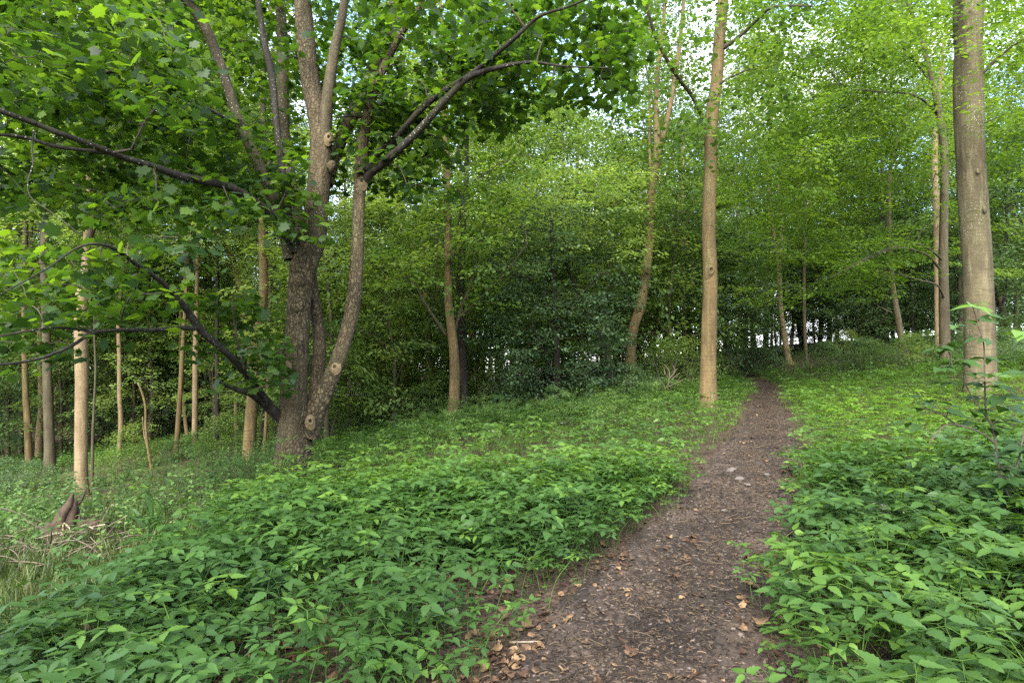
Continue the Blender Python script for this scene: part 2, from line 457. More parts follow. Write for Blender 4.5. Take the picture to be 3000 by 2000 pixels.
M['chip'] = plain_mat('path_chip', (0.01474, 0.009836, 0.006084), (0.1229, 0.08701, 0.05232), 9, .85, .2)
M['deadwood'] = plain_mat('dead_wood', (0.128, 0.096, 0.068), (0.288, 0.232, 0.168), 18)
M['palewood'] = plain_mat('pale_dead_wood', (0.34, 0.255, 0.2125), (0.4675, 0.391, 0.34), 18)
M['rotwood'] = plain_mat('rotten_wood', (.022, .016, .012), (.075, .048, .030), 16, .95, .9)
M['hollow'] = plain_mat('hollow_dark', (.012, .010, .008), (.02, .016, .013), 20)
M['callus'] = plain_mat('callus_bark', (0.068, 0.05018, 0.02664), (0.152, 0.1137, 0.0592), 22)
M['pebble'] = plain_mat('path_stone', (0.06, 0.0512, 0.044), (0.128, 0.1104, 0.092), 14, .9, .5)
M['stone'] = plain_mat('limestone', (0.2, 0.168, 0.128), (0.416, 0.368, 0.296), 11, .9, .9)
M['white'] = plain_mat('white_flower', (.62, .64, .58), (.78, .80, .74), 30)
M['yellow'] = plain_mat('yellow_flower', (.75, .50, .02), (.85, .62, .04), 30)
M['pinkf'] = plain_mat('pink_flower', (.62, .20, .42), (.75, .36, .56), 30)
M['greenstem'] = plain_mat('green_stem', (.06, .10, .03), (.12, .17, .05), 30)

def ground_mat():
    m, ns, L = newmat('forest_floor')
    t = nd(ns, 'TexCoord')
    n1 = nd(ns, 'TexNoise', Scale=1.1, Detail=6); n2 = nd(ns, 'TexNoise', Scale=26, Detail=7, Roughness=.7); n3 = nd(ns, "TexVoronoi", Scale=45.0)
    for n in (n1, n2, n3): L.new(t.outputs['Object'], n.inputs['Vector'])
    a = ramp(ns, [(.3, (.020, .014, .011)), (.55, (.050, .035, .027)), (.75, (.10, .072, .055))]); L.new(n2.outputs['Fac'], a.inputs['Fac'])
    b = ramp(ns, [(.35, (.035, .022, .015)), (.6, (.07, .046, .032)), (.8, (.13, .09, .062))]); L.new(n3.outputs['Color'], b.inputs['Fac'])
    x = nd(ns, 'MixRGB'); x.inputs['Fac'].default_value = .5
    L.new(a.outputs['Color'], x.inputs['Color1']); L.new(b.outputs['Color'], x.inputs['Color2'])
    g = ramp(ns, [(.3, (.035, .055, .015)), (.7, (.10, .12, .04))]); L.new(n2.outputs['Fac'], g.inputs['Fac'])
    at = nd(ns, 'Attribute', attribute_name='tone')
    f = nd(ns, 'Math', operation='MULTIPLY'); L.new(at.outputs['Fac'], f.inputs[0])
    gr = ramp(ns, [(.38, (0, 0, 0)), (.58, (1, 1, 1))]); L.new(n1.outputs['Fac'], gr.inputs['Fac']); L.new(gr.outputs['Color'], f.inputs[1])
    y = nd(ns, 'MixRGB'); L.new(f.outputs[0], y.inputs['Fac']); L.new(x.outputs['Color'], y.inputs['Color1']); L.new(g.outputs['Color'], y.inputs['Color2'])
    bp = nd(ns, 'Bump', Strength=.8, Distance=.03); L.new(n2.outputs['Fac'], bp.inputs['Height'])
    p = nd(ns, 'BsdfPrincipled', Roughness=.95); p.inputs['Specular IOR Level'].default_value = .1
    L.new(y.outputs['Color'], p.inputs['Base Color']); L.new(bp.outputs[0], p.inputs['Normal'])
    o = nd(ns, 'OutputMaterial'); L.new(p.outputs[0], o.inputs['Surface'])
    return m
def path_mat():
    m, ns, L = newmat('trodden_earth')
    t = nd(ns, 'TexCoord')
    n1 = nd(ns, 'TexNoise', Scale=2.2, Detail=5); n2 = nd(ns, 'TexNoise', Scale=38, Detail=8, Roughness=.72)
    n3 = nd(ns, 'TexVoronoi', Scale=55.0)
    for n in (n1, n2, n3): L.new(t.outputs['Object'], n.inputs['Vector'])
    a = ramp(ns, [(.28, (.019, .0130, .0090)), (.5, (.050, .0355, .0255)), (.72, (.100, .074, .054))]); L.new(n2.outputs['Fac'], a.inputs['Fac'])
    b = ramp(ns, [(.36, (.42, .41, .41)), (.50, (.8, .79, .78)), (.64, (1.25, 1.2, 1.16))]); L.new(n1.outputs['Fac'], b.inputs['Fac'])
    x = nd(ns, 'MixRGB', blend_type='MULTIPLY'); x.inputs['Fac'].default_value = 1
    L.new(a.outputs['Color'], x.inputs['Color1']); L.new(b.outputs['Color'], x.inputs['Color2'])
    sp = ramp(ns, [(.80, (0, 0, 0)), (.9, (.8, .8, .8))]); L.new(n3.outputs['Color'], sp.inputs['Fac'])
    y = nd(ns, 'MixRGB'); L.new(sp.outputs['Color'], y.inputs['Fac']); L.new(x.outputs['Color'], y.inputs['Color1']); y.inputs['Color2'].default_value = (.20, .15, .12, 1)
    bp = nd(ns, 'Bump', Strength=.9, Distance=.02); L.new(n2.outputs['Fac'], bp.inputs['Height'])
    p = nd(ns, 'BsdfPrincipled', Roughness=.8); p.inputs['Specular IOR Level'].default_value = .3
    L.new(y.outputs['Color'], p.inputs['Base Color']); L.new(bp.outputs[0], p.inputs['Normal'])
    o = nd(ns, 'OutputMaterial'); L.new(p.outputs[0], o.inputs['Surface'])
    return m

# ------------------------------------------------------------------ ground and path
def low_zone(x, y):
    """the lower grassy ground left of the planted bank, 0..1"""
    e = np.interp(y, [3.2, 3.9, 4.5, 6.2, 8, 9.9, 14, 24], [-2.36, -2.46, -2.5, -2.75, -2.95, -3.6, -4.2, -5.5]) + 0.12 * noise2(x / .7, y / .7, 31, 2)
    return np.clip((e - x) / 0.25, 0, 1) * np.clip((24 - y) / 4, 0, 1) * np.clip((y - 3.15) / .35, 0, 1)
_u = np.concatenate([np.linspace(-1, -0.25, 60, endpoint=False), np.linspace(-.25, .25, 240), np.linspace(.25, 1, 61)[1:]])
def spread(c, n_in, half, far):
    inner = np.linspace(-half, half, n_in)
    outer = half + (far - half) * (np.linspace(0, 1, 45)[1:]) ** 2.6
    return c + np.concatenate([-outer[::-1], inner, outer])
gx, gy = spread(0, 230, 23, 900), spread(14, 200, 20, 900)
X, Y = np.meshgrid(gx, gy)
Z = H(X, Y)
mb = MB()
nx_, ny_ = len(gx), len(gy)
i, j = np.meshgrid(np.arange(ny_ - 1), np.arange(nx_ - 1), indexing='ij')
a = i * nx_ + j
mb.add(np.stack([X, Y, Z], -1).reshape(-1, 3), np.stack([a, a + 1, a + nx_ + 1, a + nx_], -1).reshape(-1, 4), tone=low_zone(X, Y).ravel())
tag(obj('ground', mb, ground_mat(), tone=True), 'brown forest floor sloping down to the left under the plants', kind='structure')

ys = np.concatenate([np.arange(-2, 7, .035), np.arange(7, 23.2, .08)])
ts = np.linspace(-1, 1, 61)
YY, TT = np.meshgrid(ys, ts, indexing='ij')
wv = path_w(YY) * 1.15 + 0.09 * noise2(YY * 1.1, np.sign(TT) * 7 + 20.5, 3, 2)
XX = path_x(YY) + TT * wv
ed = np.clip((1 - np.abs(TT)) / 0.25, 0, 1)
ZZ = H(XX, YY) + 0.035 * ed - 0.012 + ed * (0.010 * noise2(XX * 6, YY * 6, 41, 3) + .010 * noise2(XX * 22, YY * 22, 43, 2) - .015 * np.exp(-(TT / .4) ** 2))
mb = MB()
i, j = np.meshgrid(np.arange(len(ys) - 1), np.arange(len(ts) - 1), indexing='ij')
a = i * len(ts) + j
mb.add(np.stack([XX, YY, ZZ], -1).reshape(-1, 3), np.stack([a, a + 1, a + len(ts) + 1, a + len(ts)], -1).reshape(-1, 4))
tag(obj('path', mb, path_mat()), 'brown earth footpath strewn with leaf litter climbing to the right', kind='structure')
def PZ(x, y):
    """height of whatever one treads on"""
    return H(x, y) + np.where(np.abs(x - path_x(y)) < path_w(y), .022, 0)

# ------------------------------------------------------------------ trees built from what the photo shows
def px_line(pts, d):
    """[(px, py, width px[, depth])] -> points, radii"""
    W, R = [], []
    for p in pts:
        dd = p[3] if len(p) > 3 else d
        W.append(P(p[0], p[1], dd)); R.append(p[2] / 2 * dd / math.hypot(F, p[0] - CX))
    return np.array(W), np.array(R)

def trunk_line(pts, d, top=None, taper=.25):
    W, R = px_line(pts, d)
    g = H(W[0][0], W[0][1])
    W[0][2] = g - 0.12
    if top is not None and top > W[-1][2] + .5:
        v = nrm(W[-1] - W[-2]) * .5 + np.array([0, 0, .5]); v /= v[2]
        h = top - W[-1][2]
        W = np.vstack([W, W[-1] + v * h * .5, W[-1] + v * h * np.array([.8, .8, 1])])
        R = np.concatenate([R, [R[-1] * .65, R[-1] * taper]])
    return W, R

def vol_targets(vols, r):
    out = []
    for x0, x1, y0, y1, d0, d1, n in vols:
        for _ in range(n):
            out.append(P(r.uniform(x0, x1), r.uniform(y0, y1), r.uniform(d0, d1)))
    t = np.array(out)
    ok = t[:, 2] > H(t[:, 0], t[:, 1]) + .35
    return t[ok]

def photo_tree(name, label, cat, d, trunk, bark, leafm, top=None, branches=(), vols=(), leaf='oval', size=.09, n=30, L=.9, W=.5,
               thick=.05, tone=.5, tvar=.12, seed=1, group=None, sides=14, rough=.05, flute=.25, branch_mat=None, droop=.25, tilt=.35, step=.15, r_tip=.004):
    r = rng(seed)
    W_, R_ = trunk_line(trunk, d, top)
    base = W_[0].copy()
    rt = root(name, label, cat, group); rt.location = base
    def part(nm, mb, mat, tone=False):
        for k in range(len(mb.V)): mb.V[k] = mb.V[k] - base
        return obj(nm, mb, mat, rt, tone=tone)
    mb = MB(); sp, sr = tube(mb, W_, R_, sides, step, rough, seed, flute=flute)
    tr = part('trunk', mb, bark)
    nodes, nr = [sp[len(sp) // 3:]], [sr[len(sr) // 3:]]
    bobs = []
    for bi, b in enumerate(branches):
        nm = 'branch'
        if isinstance(b, tuple) and isinstance(b[0], str): nm, b, bm = b[0], b[1], b[2]
        else: bm = branch_mat or bark
        w, q = px_line(b, d)
        mb = MB(); a_, c_ = tube(mb, w, q, 10 if nm == 'stem' else 7, step, rough, seed * 31 + bi)
        bobs.append(part(nm, mb, bm)); nodes.append(a_); nr.append(c_)
    if len(vols):
        crown = MB()
        t = vol_targets(vols, r)
        S, E = grow(crown, np.vstack(nodes), np.concatenate(nr), t, r, r_tip)
        crown.mi = 1
        sprays(crown, S, E, r, n, L, W, thick, size, leaf, tone, tvar, tilt, droop)
        part('crown', crown, [M['twig'], leafm], tone=True)
    return rt, tr, (sp, sr), base, bobs

def knot(rt, base, pos, nrmv, rad, hole=True, stick=.6, mat=None):
    """a callus ring left by a lost branch, with its hollow"""
    nrmv = nrm(np.asarray(nrmv, float)); up = np.array([0, 0, 1.0])
    s = nrm(np.cross(up, nrmv)); u = np.cross(nrmv, s)
    prof = [(1.9, -.6), (1.45, -.05), (1.1, stick * .6), (.88, stick), (.66, stick * .92), (.50, stick * .45), (.44, -.2)] if hole else \
           [(1.6, -.5), (1.4, .05), (1.12, stick * .7), (.75, stick), (.38, stick * .96), (.01, stick * .8)]
    k = 16; ang = np.arange(k) / k * 2 * math.pi
    wob = 1 + .10 * np.sin(ang * 2 + pos[0] * 9) + .06 * np.sin(ang * 3 + pos[2] * 5)
    V = []
    for q, h in prof:
        V.append(pos - base + (np.cos(ang)[:, None] * s + np.sin(ang)[:, None] * u * 1.15) * (rad * q * wob)[:, None] + nrmv * h * rad
                 - u * rad * .5 * max(0, q - 1.0) * (1 - np.sin(ang))[:, None])
    V = np.array(V); n = len(prof)
    i, j = np.meshgrid(np.arange(n - 1), np.arange(k), indexing='ij')
    a, b = i * k + j, i * k + (j + 1) % k
    mb = MB(); mb.add(V.reshape(-1, 3), np.stack([a, b, b + k, a + k], -1).reshape(-1, 4))
    o = obj('knot', mb, mat or M['callus'], rt)
    if hole:
        h = MB(); h.add(np.vstack([V[-1], pos - base - nrmv * rad * .3]), None, [(q, (q + 1) % k, k) for q in range(k)])
        h.V[0][:k] += nrmv * rad * .02
        obj('hollow', h, M['hollow'], o)

# --- the big sycamore
D = 9.9
syc_trunk = [(855, 1412, 132), (856, 1385, 118), (861, 1325, 108), (866, 1235, 98), (862, 1146, 82), (865, 1057, 80), (872, 968, 75), (877, 878, 72),
             (886, 800, 80), (905, 730, 88), (917, 690, 84), (930, 600, 68), (938, 500, 70), (940, 402, 66), (930, 330, 62), (912, 250, 58),
             (897, 134, 58), (886, 0, 54), (880, -160, 46)]
DB, SB = M['dark_bark'], M['stem_bark']
syc_br = [
    ('stem', [(905, 1280, 62, 9.9), (925, 1200, 66, 9.9), (945, 1165, 56, 9.9), (968, 1110, 50, 9.9), (988, 1062, 48, 9.9), (1008, 1000, 44, 9.95), (1030, 920, 46, 10), (1040, 850, 44, 10),
              (1047, 750, 40, 10), (1050, 660, 38, 10), (1052, 580, 38, 10), (1058, 510, 42, 10), (1062, 420, 36, 10), (1075, 345, 32, 10), (1098, 260, 27, 10), (1130, 185, 24, 10), (1178, 95, 20, 9.8), (1225, 30, 16, 9.6), (1260, -60, 10, 9.4)], M['syc_bark']),
    ('stem', [(915, 1215, 44, 10.15), (928, 1120, 40, 10.2), (936, 1020, 40, 10.2), (930, 940, 36, 10.2), (918, 860, 34, 10.15), (905, 790, 40, 10.05)], M['syc_bark']),
    ('stem', [(850, 760, 40, 9.8), (838, 690, 44, 9.8), (812, 610, 40, 9.7), (783, 536, 35, 9.6), (740, 446, 34, 9.5), (700, 357, 34, 9.4), (664, 245, 33, 9.3), (628, 140, 32, 9.2), (590, 60, 34, 9.1), (545, 0, 32, 9), (470, -90, 24, 8.8)], SB),
    ('stem', [(862, 740, 34, 9.75), (846, 650, 28, 9.7), (836, 560, 24, 9.65), (822, 469, 23, 9.6), (809, 357, 23, 9.6), (796, 223, 23, 9.55), (772, 112, 21, 9.5), (756, 0, 18, 9.4), (745, -120, 14, 9.3)], DB),
    ('stem', [(885, 760, 44, 10.2), (868, 620, 40, 10.4), (850, 520, 38, 10.5), (834, 420, 38, 10.6), (830, 300, 37, 10.6), (828, 150, 35, 10.7), (822, 0, 32, 10.8), (818, -150, 26, 10.9)], SB),
    ('stem', [(950, 420, 40, 9.85), (956, 330, 40, 9.8), (966, 240, 36, 9.75), (982, 140, 31, 9.7), (1002, 50, 28, 9.6), (1020, -60, 22, 9.5)], SB),
    ('stem', [(958, 540, 38, 10.1), (985, 450, 34, 10.4), (1018, 370, 38, 10.6), (1060, 280, 44, 10.8), (1105, 180, 48, 11), (1150, 60, 44, 11.2), (1180, -80, 36, 11.4)], SB),
    [(845, 705, 36, 9.6), (815, 648, 32, 9.3), (737, 585, 29, 8.8), (661, 545, 27, 8.4), (536, 518, 27, 7.9), (446, 487, 24, 7.5), (357, 460, 22, 7.2), (268, 424, 21, 6.9), (179, 393, 20, 6.6), (89, 357, 21, 6.4), (0, 326, 20, 6.2), (-140, 280, 14, 6)],
    [(330, 448, 16, 7.1), (240, 440, 14, 6.9), (156, 428, 14, 6.7), (80, 405, 13, 6.6), (0, 395, 12, 6.4), (-90, 390, 8, 6.2)],
    [(700, 365, 15, 9.4), (672, 352, 13, 9.3), (590, 310, 11, 9), (469, 262, 9, 8.5), (400, 228, 8, 8.2), (312, 214, 7, 7.9), (270, 265, 5, 7.7)],
    [(100, 380, 7, 6.6), (94, 432, 6, 6.5), (97, 480, 6, 6.4), (82, 530, 5, 6.3), (88, 575, 5, 6.3), (130, 608, 4, 6.2), (165, 632, 4, 6.2), (240, 690, 3, 6.1)],
    [(880, 1285, 34, 9.95), (840, 1244, 32, 9.86), (805, 1205, 28, 9.72), (759, 1146, 25, 9.4), (723, 1102, 24, 9.1), (670, 1039, 22, 8.6), (594, 972, 24, 8.2), (558, 925, 24, 8), (531, 887, 19, 7.8), (473, 825, 17, 7.5), (402, 776, 15, 7.1), (321, 722, 12, 6.7), (235, 722, 8, 6.4), (134, 789, 6, 6.1), (0, 862, 5, 5.8)],
    [(570, 962, 18, 8.1), (530, 961, 16, 7.9), (446, 966, 15, 7.5), (357, 966, 14, 7.1), (286, 970, 12, 6.8), (156, 960, 9, 6.4), (0, 983, 7, 6), (-80, 985, 4, 5.9)],
    [(310, 968, 12, 6.9), (263, 979, 12, 6.7), (201, 1017, 12, 6.4), (103, 1053, 11, 6.1), (0, 1068, 9, 5.8), (-90, 1075, 5, 5.6)],
    [(845, 1252, 24, 9.9), (800, 1214, 21, 9.75), (765, 1180, 19, 9.5), (732, 1153, 18, 9), (696, 1142, 16, 8.8), (643, 1118, 8, 8.5)],
    [(1060, 540, 30, 9.95), (1085, 510, 26, 9.9), (1125, 478, 25, 9.7), (1178, 430, 23, 9.5), (1250, 357, 22, 9.3), (1312, 286, 21, 9.1), (1357, 241, 20, 9), (1393, 219, 18, 8.9), (1469, 196, 13, 8.8), (1558, 183, 10, 8.7), (1647, 194, 7, 8.6), (1781, 200, 4, 8.5)],
    [(1072, 500, 24, 9.9), (1100, 455, 20, 9.9), (1147, 418, 19, 9.8), (1192, 366, 19, 9.6), (1250, 305, 20, 9.4), (1312, 260, 19, 9.2), (1375, 222, 18, 9), (1446, 165, 15, 8.8), (1513, 107, 14, 8.6), (1580, 49, 10, 8.5), (1670, 18, 8, 8.3), (1760, -20, 5, 8.2)],
    [(1075, 345, 12, 10), (1030, 340, 7, 9.9), (985, 345, 4, 9.8)],
    [(716, 1080, 9, 8.8), (700, 1020, 8, 8.7), (690, 960, 6, 8.6), (680, 900, 4, 8.5)],
    [(350, 950, 8, 7.1), (365, 900, 6, 7), (385, 865, 4, 6.9)],
]
for q in range(7, len(syc_br)): syc_br[q] = ('branch', syc_br[q], DB)
syc_vols = [(-200, 560, -250, 330, 7.4, 12.5, 290), (-200, 500, -150, 330, 6, 7.4, 34), (-150, 640, 330, 600, 8.2, 11.5, 150), (540, 1010, -250, 330, 9.8, 13, 110), (560, 830, 330, 600, 9.9, 12, 46), (640, 800, 330, 640, 8.8, 9.4, 8),
            (-150, 560, 690, 880, 6.4, 9, 32), (-150, 520, 880, 1040, 6.2, 8, 18), (560, 830, 850, 1130, 8.6, 9.8, 26),
            (1030, 1500, 40, 350, 9.2, 11, 100), (1400, 1850, -60, 290, 8.6, 10.6, 95), (1000, 1330, 260, 560, 9.6, 11, 44),
            (1100, 1400, -250, 30, 6, 8, 26), (300, 700, 540, 620, 7.4, 9, 14), (820, 905, 480, 690, 8.9, 9.3, 10)]
rt, tr, (sp, sr), base, bobs = photo_tree('sycamore', 'huge many stemmed sycamore on the planted bank with knots and wide spreading limbs', 'tree', D, syc_trunk,
    M['syc_bark'], M['syc_leaf'], None, syc_br, syc_vols, 'maple', .122, 25, .74, .46, .08, .42, .19, 7, sides=26, rough=.11, flute=.28, droop=.32, tilt=.45, step=.08, r_tip=.008)
def skp(px, py, r_px, dr, nx=0.0, hole=True, stick=.6, d=D, mat=None, axis_w=75):
    r_m = axis_w / 2 * d / F
    knot(rt, base, P(px, py, d - r_m * dr), (nx, -1, .12), r_px * d / F, hole, stick, mat)
skp(838, 1070, 8, 1.0, -.35, True, 1.2)
skp(909, 1233, 8, 1.02, .35, True, .9, axis_w=90)
skp(980, 1074, 9, .9, -.1, True, .4, axis_w=48)
SYB = M['syc_bark']
skp(865, 775, 12, 1.0, -.1, False, .45, mat=SYB)
skp(876, 818, 10, 1.0, .15, False, .8, mat=SYB)
skp(868, 886, 13, .98, -.05, False, .4, mat=SYB)
skp(818, 1032, 8, .6, -.9, False, .5, mat=SYB)
skp(963, 402, 8, .88, .35, True, .4, d=9.9, axis_w=66)
skp(972, 484, 9, .5, .95, False, 1.0, axis_w=66, mat=SYB)
skp(1060, 530, 9, .95, .0, True, .5, d=10, axis_w=42)

# --- mid beech beside the path
D = 15.2
rt, tr, (sp, sr), base, _ = photo_tree('beech', 'slim tan beech trunk standing close to the left edge of the path', 'tree', D,
    [(2074, 1195, 62), (2074, 1175, 55), (2075, 1120, 50), (2076, 1000, 46), (2080, 880, 44), (2080, 790, 43), (2076, 690, 41), (2078, 600, 40), (2082, 480, 38), (2084, 360, 40), (2100, 230, 36), (2108, 110, 35), (2118, 0, 33), (2124, -150, 28)],
    M['tan_bark'], M['maple_leaf'], None,
    [[(2080, 375, 18, 15.1), (2060, 345, 15, 15), (2030, 285, 13, 14.7), (1985, 225, 13, 14.3), (1948, 165, 12, 13.9), (1915, 90, 11, 13.6), (1893, 10, 9, 13.3), (1880, -80, 6, 13)],
     [(2105, 150, 16, 15.2), (2140, 128, 13, 15), (2180, 95, 12, 14.7), (2225, 52, 11, 14.4), (2270, 20, 9, 14), (2380, 18, 6, 13.4)],
     [(2095, 260, 8, 15.2), (2130, 232, 7, 14.9), (2190, 205, 5, 14.5)]],
    [(1830, 2420, -200, 330, 11.5, 16.5, 190), (1960, 2330, 330, 480, 12, 16, 40)], 'maple', .105, 17, .8, .45, .08, .36, .14, 11, sides=20, rough=.05, flute=.55, branch_mat=M['grey_bark'], droop=.3)
knot(rt, base, P(2082, 792, D - .17), (0.05, -1, 0), .075, True, .8, M['tan_bark'])
knot(rt, base, P(2095, 282, D - .15), (0.1, -1, 0), .05, True, .3, M['grey_bark'])

# --- right grey beech
D = 11.8
rt, tr, (sp, sr), base, _ = photo_tree('beech', 'thick smooth grey beech trunk with a second stem near the top, right of the path', 'tree', D,
    [(2880, 1195, 128), (2878, 1170, 112), (2873, 1120, 103), (2872, 1000, 97), (2868, 880, 94), (2862, 740, 94), (2852, 620, 93), (2844, 480, 91), (2838, 340, 93), (2836, 260, 93), (2836, 180, 88), (2842, 80, 80), (2848, 0, 74), (2850, -160, 66)],
    M['beech_bark'], M['beech_leaf'], None,
    [('stem', [(2826, 235, 50, 12), (2818, 170, 46, 12.1), (2810, 90, 40, 12.2), (2808, 0, 38, 12.3), (2800, -160, 32, 12.4)], M['grey_bark']),
     [(2878, 215, 14, 11.8), (2930, 165, 10, 11.6), (2990, 120, 7, 11.3), (3070, 80, 4, 11)]],
    [(2880, 3150, -200, 330, 9.5, 13, 80), (2560, 2830, -250, 150, 9.5, 13, 60), (2890, 3150, 330, 560, 11, 14, 34)], 'oval', .10, 50, 1.1, .5, .03, .62, .16, 13, tilt=.2, droop=.16, sides=28, rough=.045, flute=.4)
for kx, ky, kr in ((2888, 612, 5), (2868, 500, 4), (2836, 150, 4)):
    knot(rt, base, P(kx, ky, D - .285), ((kx - 2855) / 60, -1, 0), kr * D / F, False, .2, M['beech_bark'])

# --- further trees whose trunks the photo shows.  (photo points, depth)
BE = dict(leaf='oval', size=.105, n=84, L=1.5, W=.62, thick=.03, tvar=.2, tilt=.20, droop=.16)
MA = dict(leaf='oval', size=.125, n=46, L=1.1, W=.55, thick=.05, tvar=.2, tilt=.26)
photo_tree('beech', 'dark straight beech trunk with thin arching limbs left of the thick grey beech', 'tree', 19.0,
    [(2772, 1075, 44), (2770, 1050, 36), (2766, 900, 33), (2764, 760, 30), (2766, 600, 26), (2766, 440, 26), (2750, 330, 24), (2735, 250, 20), (2700, 120, 15), (2660, 10, 12)], M['grey_bark'], M['beech_leaf'], 12.5,
    [[(2755, 790, 10, 18.9), (2720, 750, 8, 18.4), (2660, 728, 7, 17.8), (2600, 730, 6, 17.2), (2540, 755, 4, 16.6), (2440, 810, 2.5, 16)],
     [(2758, 760, 9, 18.8), (2730, 735, 8, 18.2), (2690, 715, 6, 17.6), (2620, 725, 5, 17), (2480, 790, 3, 16.2)],
     [(2745, 330, 11, 18.9), (2715, 300, 9, 18.3), (2660, 275, 7, 17.6), (2560, 268, 6, 16.8), (2480, 255, 4, 16), (2420, 200, 3, 15.4)],
     [(2735, 255, 10, 18.6), (2690, 190, 9, 18), (2640, 130, 7, 17.2), (2600, 20, 5, 16.4)],
     [(2765, 870, 8, 18.9), (2745, 835, 6, 18.5), (2700, 822, 5, 18), (2640, 805, 3, 17.5)]],
    [(2150, 2760, -250, 160, 14.5, 20, 200), (2180, 2800, 160, 480, 16, 20.5, 160), (2120, 2760, 480, 760, 16.8, 20.5, 105), (2150, 2700, 760, 880, 17, 20, 26), (2150, 2700, -200, 600, 12.5, 15, 26), (2430, 2700, 690, 850, 15.6, 18.2, 18)],
    seed=17, tone=.52, **BE)
photo_tree('beech', 'pale slender trunk directly behind the dark straight beech', 'tree', 23.0,
    [(2752, 1065, 26), (2748, 980, 22), (2745, 800, 20), (2742, 600, 22), (2738, 450, 20), (2745, 330, 18), (2760, 200, 14)], M['pink_bark'], M['beech_leaf'], 14,
    [], [(2500, 3050, -200, 420, 19, 25, 110), (2700, 3050, 420, 800, 20, 25, 50)], seed=19, tone=.45, **BE)
photo_tree('beech', 'smooth grey beech leaning left with short dead side branches at right of the path', 'tree', 22.0,
    [(2668, 1078, 34), (2655, 1050, 24), (2640, 985, 21), (2625, 900, 20), (2612, 820, 18), (2606, 740, 17), (2604, 650, 15), (2608, 500, 14), (2640, 380, 13), (2690, 250, 11)], M['beech_bark'], M['beech_leaf'], 12,
    [[(2610, 812, 6, 22), (2590, 800, 5, 21.9), (2568, 795, 2, 21.8)], [(2615, 872, 6, 22), (2595, 866, 5, 21.8), (2575, 868, 2, 21.7)], [(2612, 915, 6, 22), (2592, 906, 4, 21.8), (2570, 895, 2, 21.7)],
     [(2604, 600, 7, 22), (2570, 540, 5, 21.6), (2500, 500, 3, 21)]],
    [(2250, 2650, 250, 620, 19, 23, 90), (2300, 2680, 620, 780, 20, 23, 40)], seed=23, tone=.42, **BE)
photo_tree('beech', 'pale forked beech leaning left beyond the top of the path', 'tree', 30.0,
    [(2318, 1085, 30), (2310, 1050, 20), (2297, 980, 17), (2287, 900, 15), (2283, 820, 15), (2281, 765, 17), (2276, 730, 10), (2262, 650, 8), (2250, 500, 6)], M['pink_bark'], M['beech_leaf'], 12,
    [('stem', [(2282, 775, 12, 30), (2290, 720, 11, 30), (2285, 600, 9, 30), (2270, 440, 7, 30), (2255, 300, 5, 30)], M['pink_bark'])],
    [(2130, 2420, 200, 760, 26, 32, 120)], seed=29, tone=.48, **BE)
photo_tree('beech', 'thin greenish trunk just right of the pale forked beech', 'tree', 29.0,
    [(2366, 1085, 15), (2362, 1040, 11), (2357, 940, 10), (2356, 800, 10), (2360, 650, 8), (2358, 500, 6)], M['grey_bark'], M['beech_leaf'], 13,
    [], [(2230, 2500, 350, 760, 25, 31, 80)], seed=31, tone=.42, **BE)
photo_tree('maple', 'tall leaning tan maple forking high up behind the shrubs at the path bend', 'tree', 21.0,
    [(1845, 1130, 30), (1848, 1030, 28), (1856, 960, 30), (1880, 880, 30), (1900, 740, 27), (1906, 640, 26), (1912, 540, 26), (1926, 450, 26), (1922, 330, 15), (1928, 200, 13), (1945, 60, 12), (1948, -120, 9)], M['tan_bark'], M['maple_leaf'], None,
    [('stem', [(1926, 460, 18, 21), (1945, 390, 16, 21), (1965, 300, 15, 21), (1985, 180, 13, 21), (2000, 40, 11, 21), (2010, -120, 8, 21)], M['tan_bark']),
     [(1915, 560, 8, 21), (1905, 480, 8, 21.2), (1903, 380, 7, 21.4), (1904, 250, 5, 21.6)]],
    [(1760, 2080, -200, 260, 18, 22, 60), (1780, 2040, 420, 700, 19.5, 22, 60)], seed=37, tone=.5, **MA)
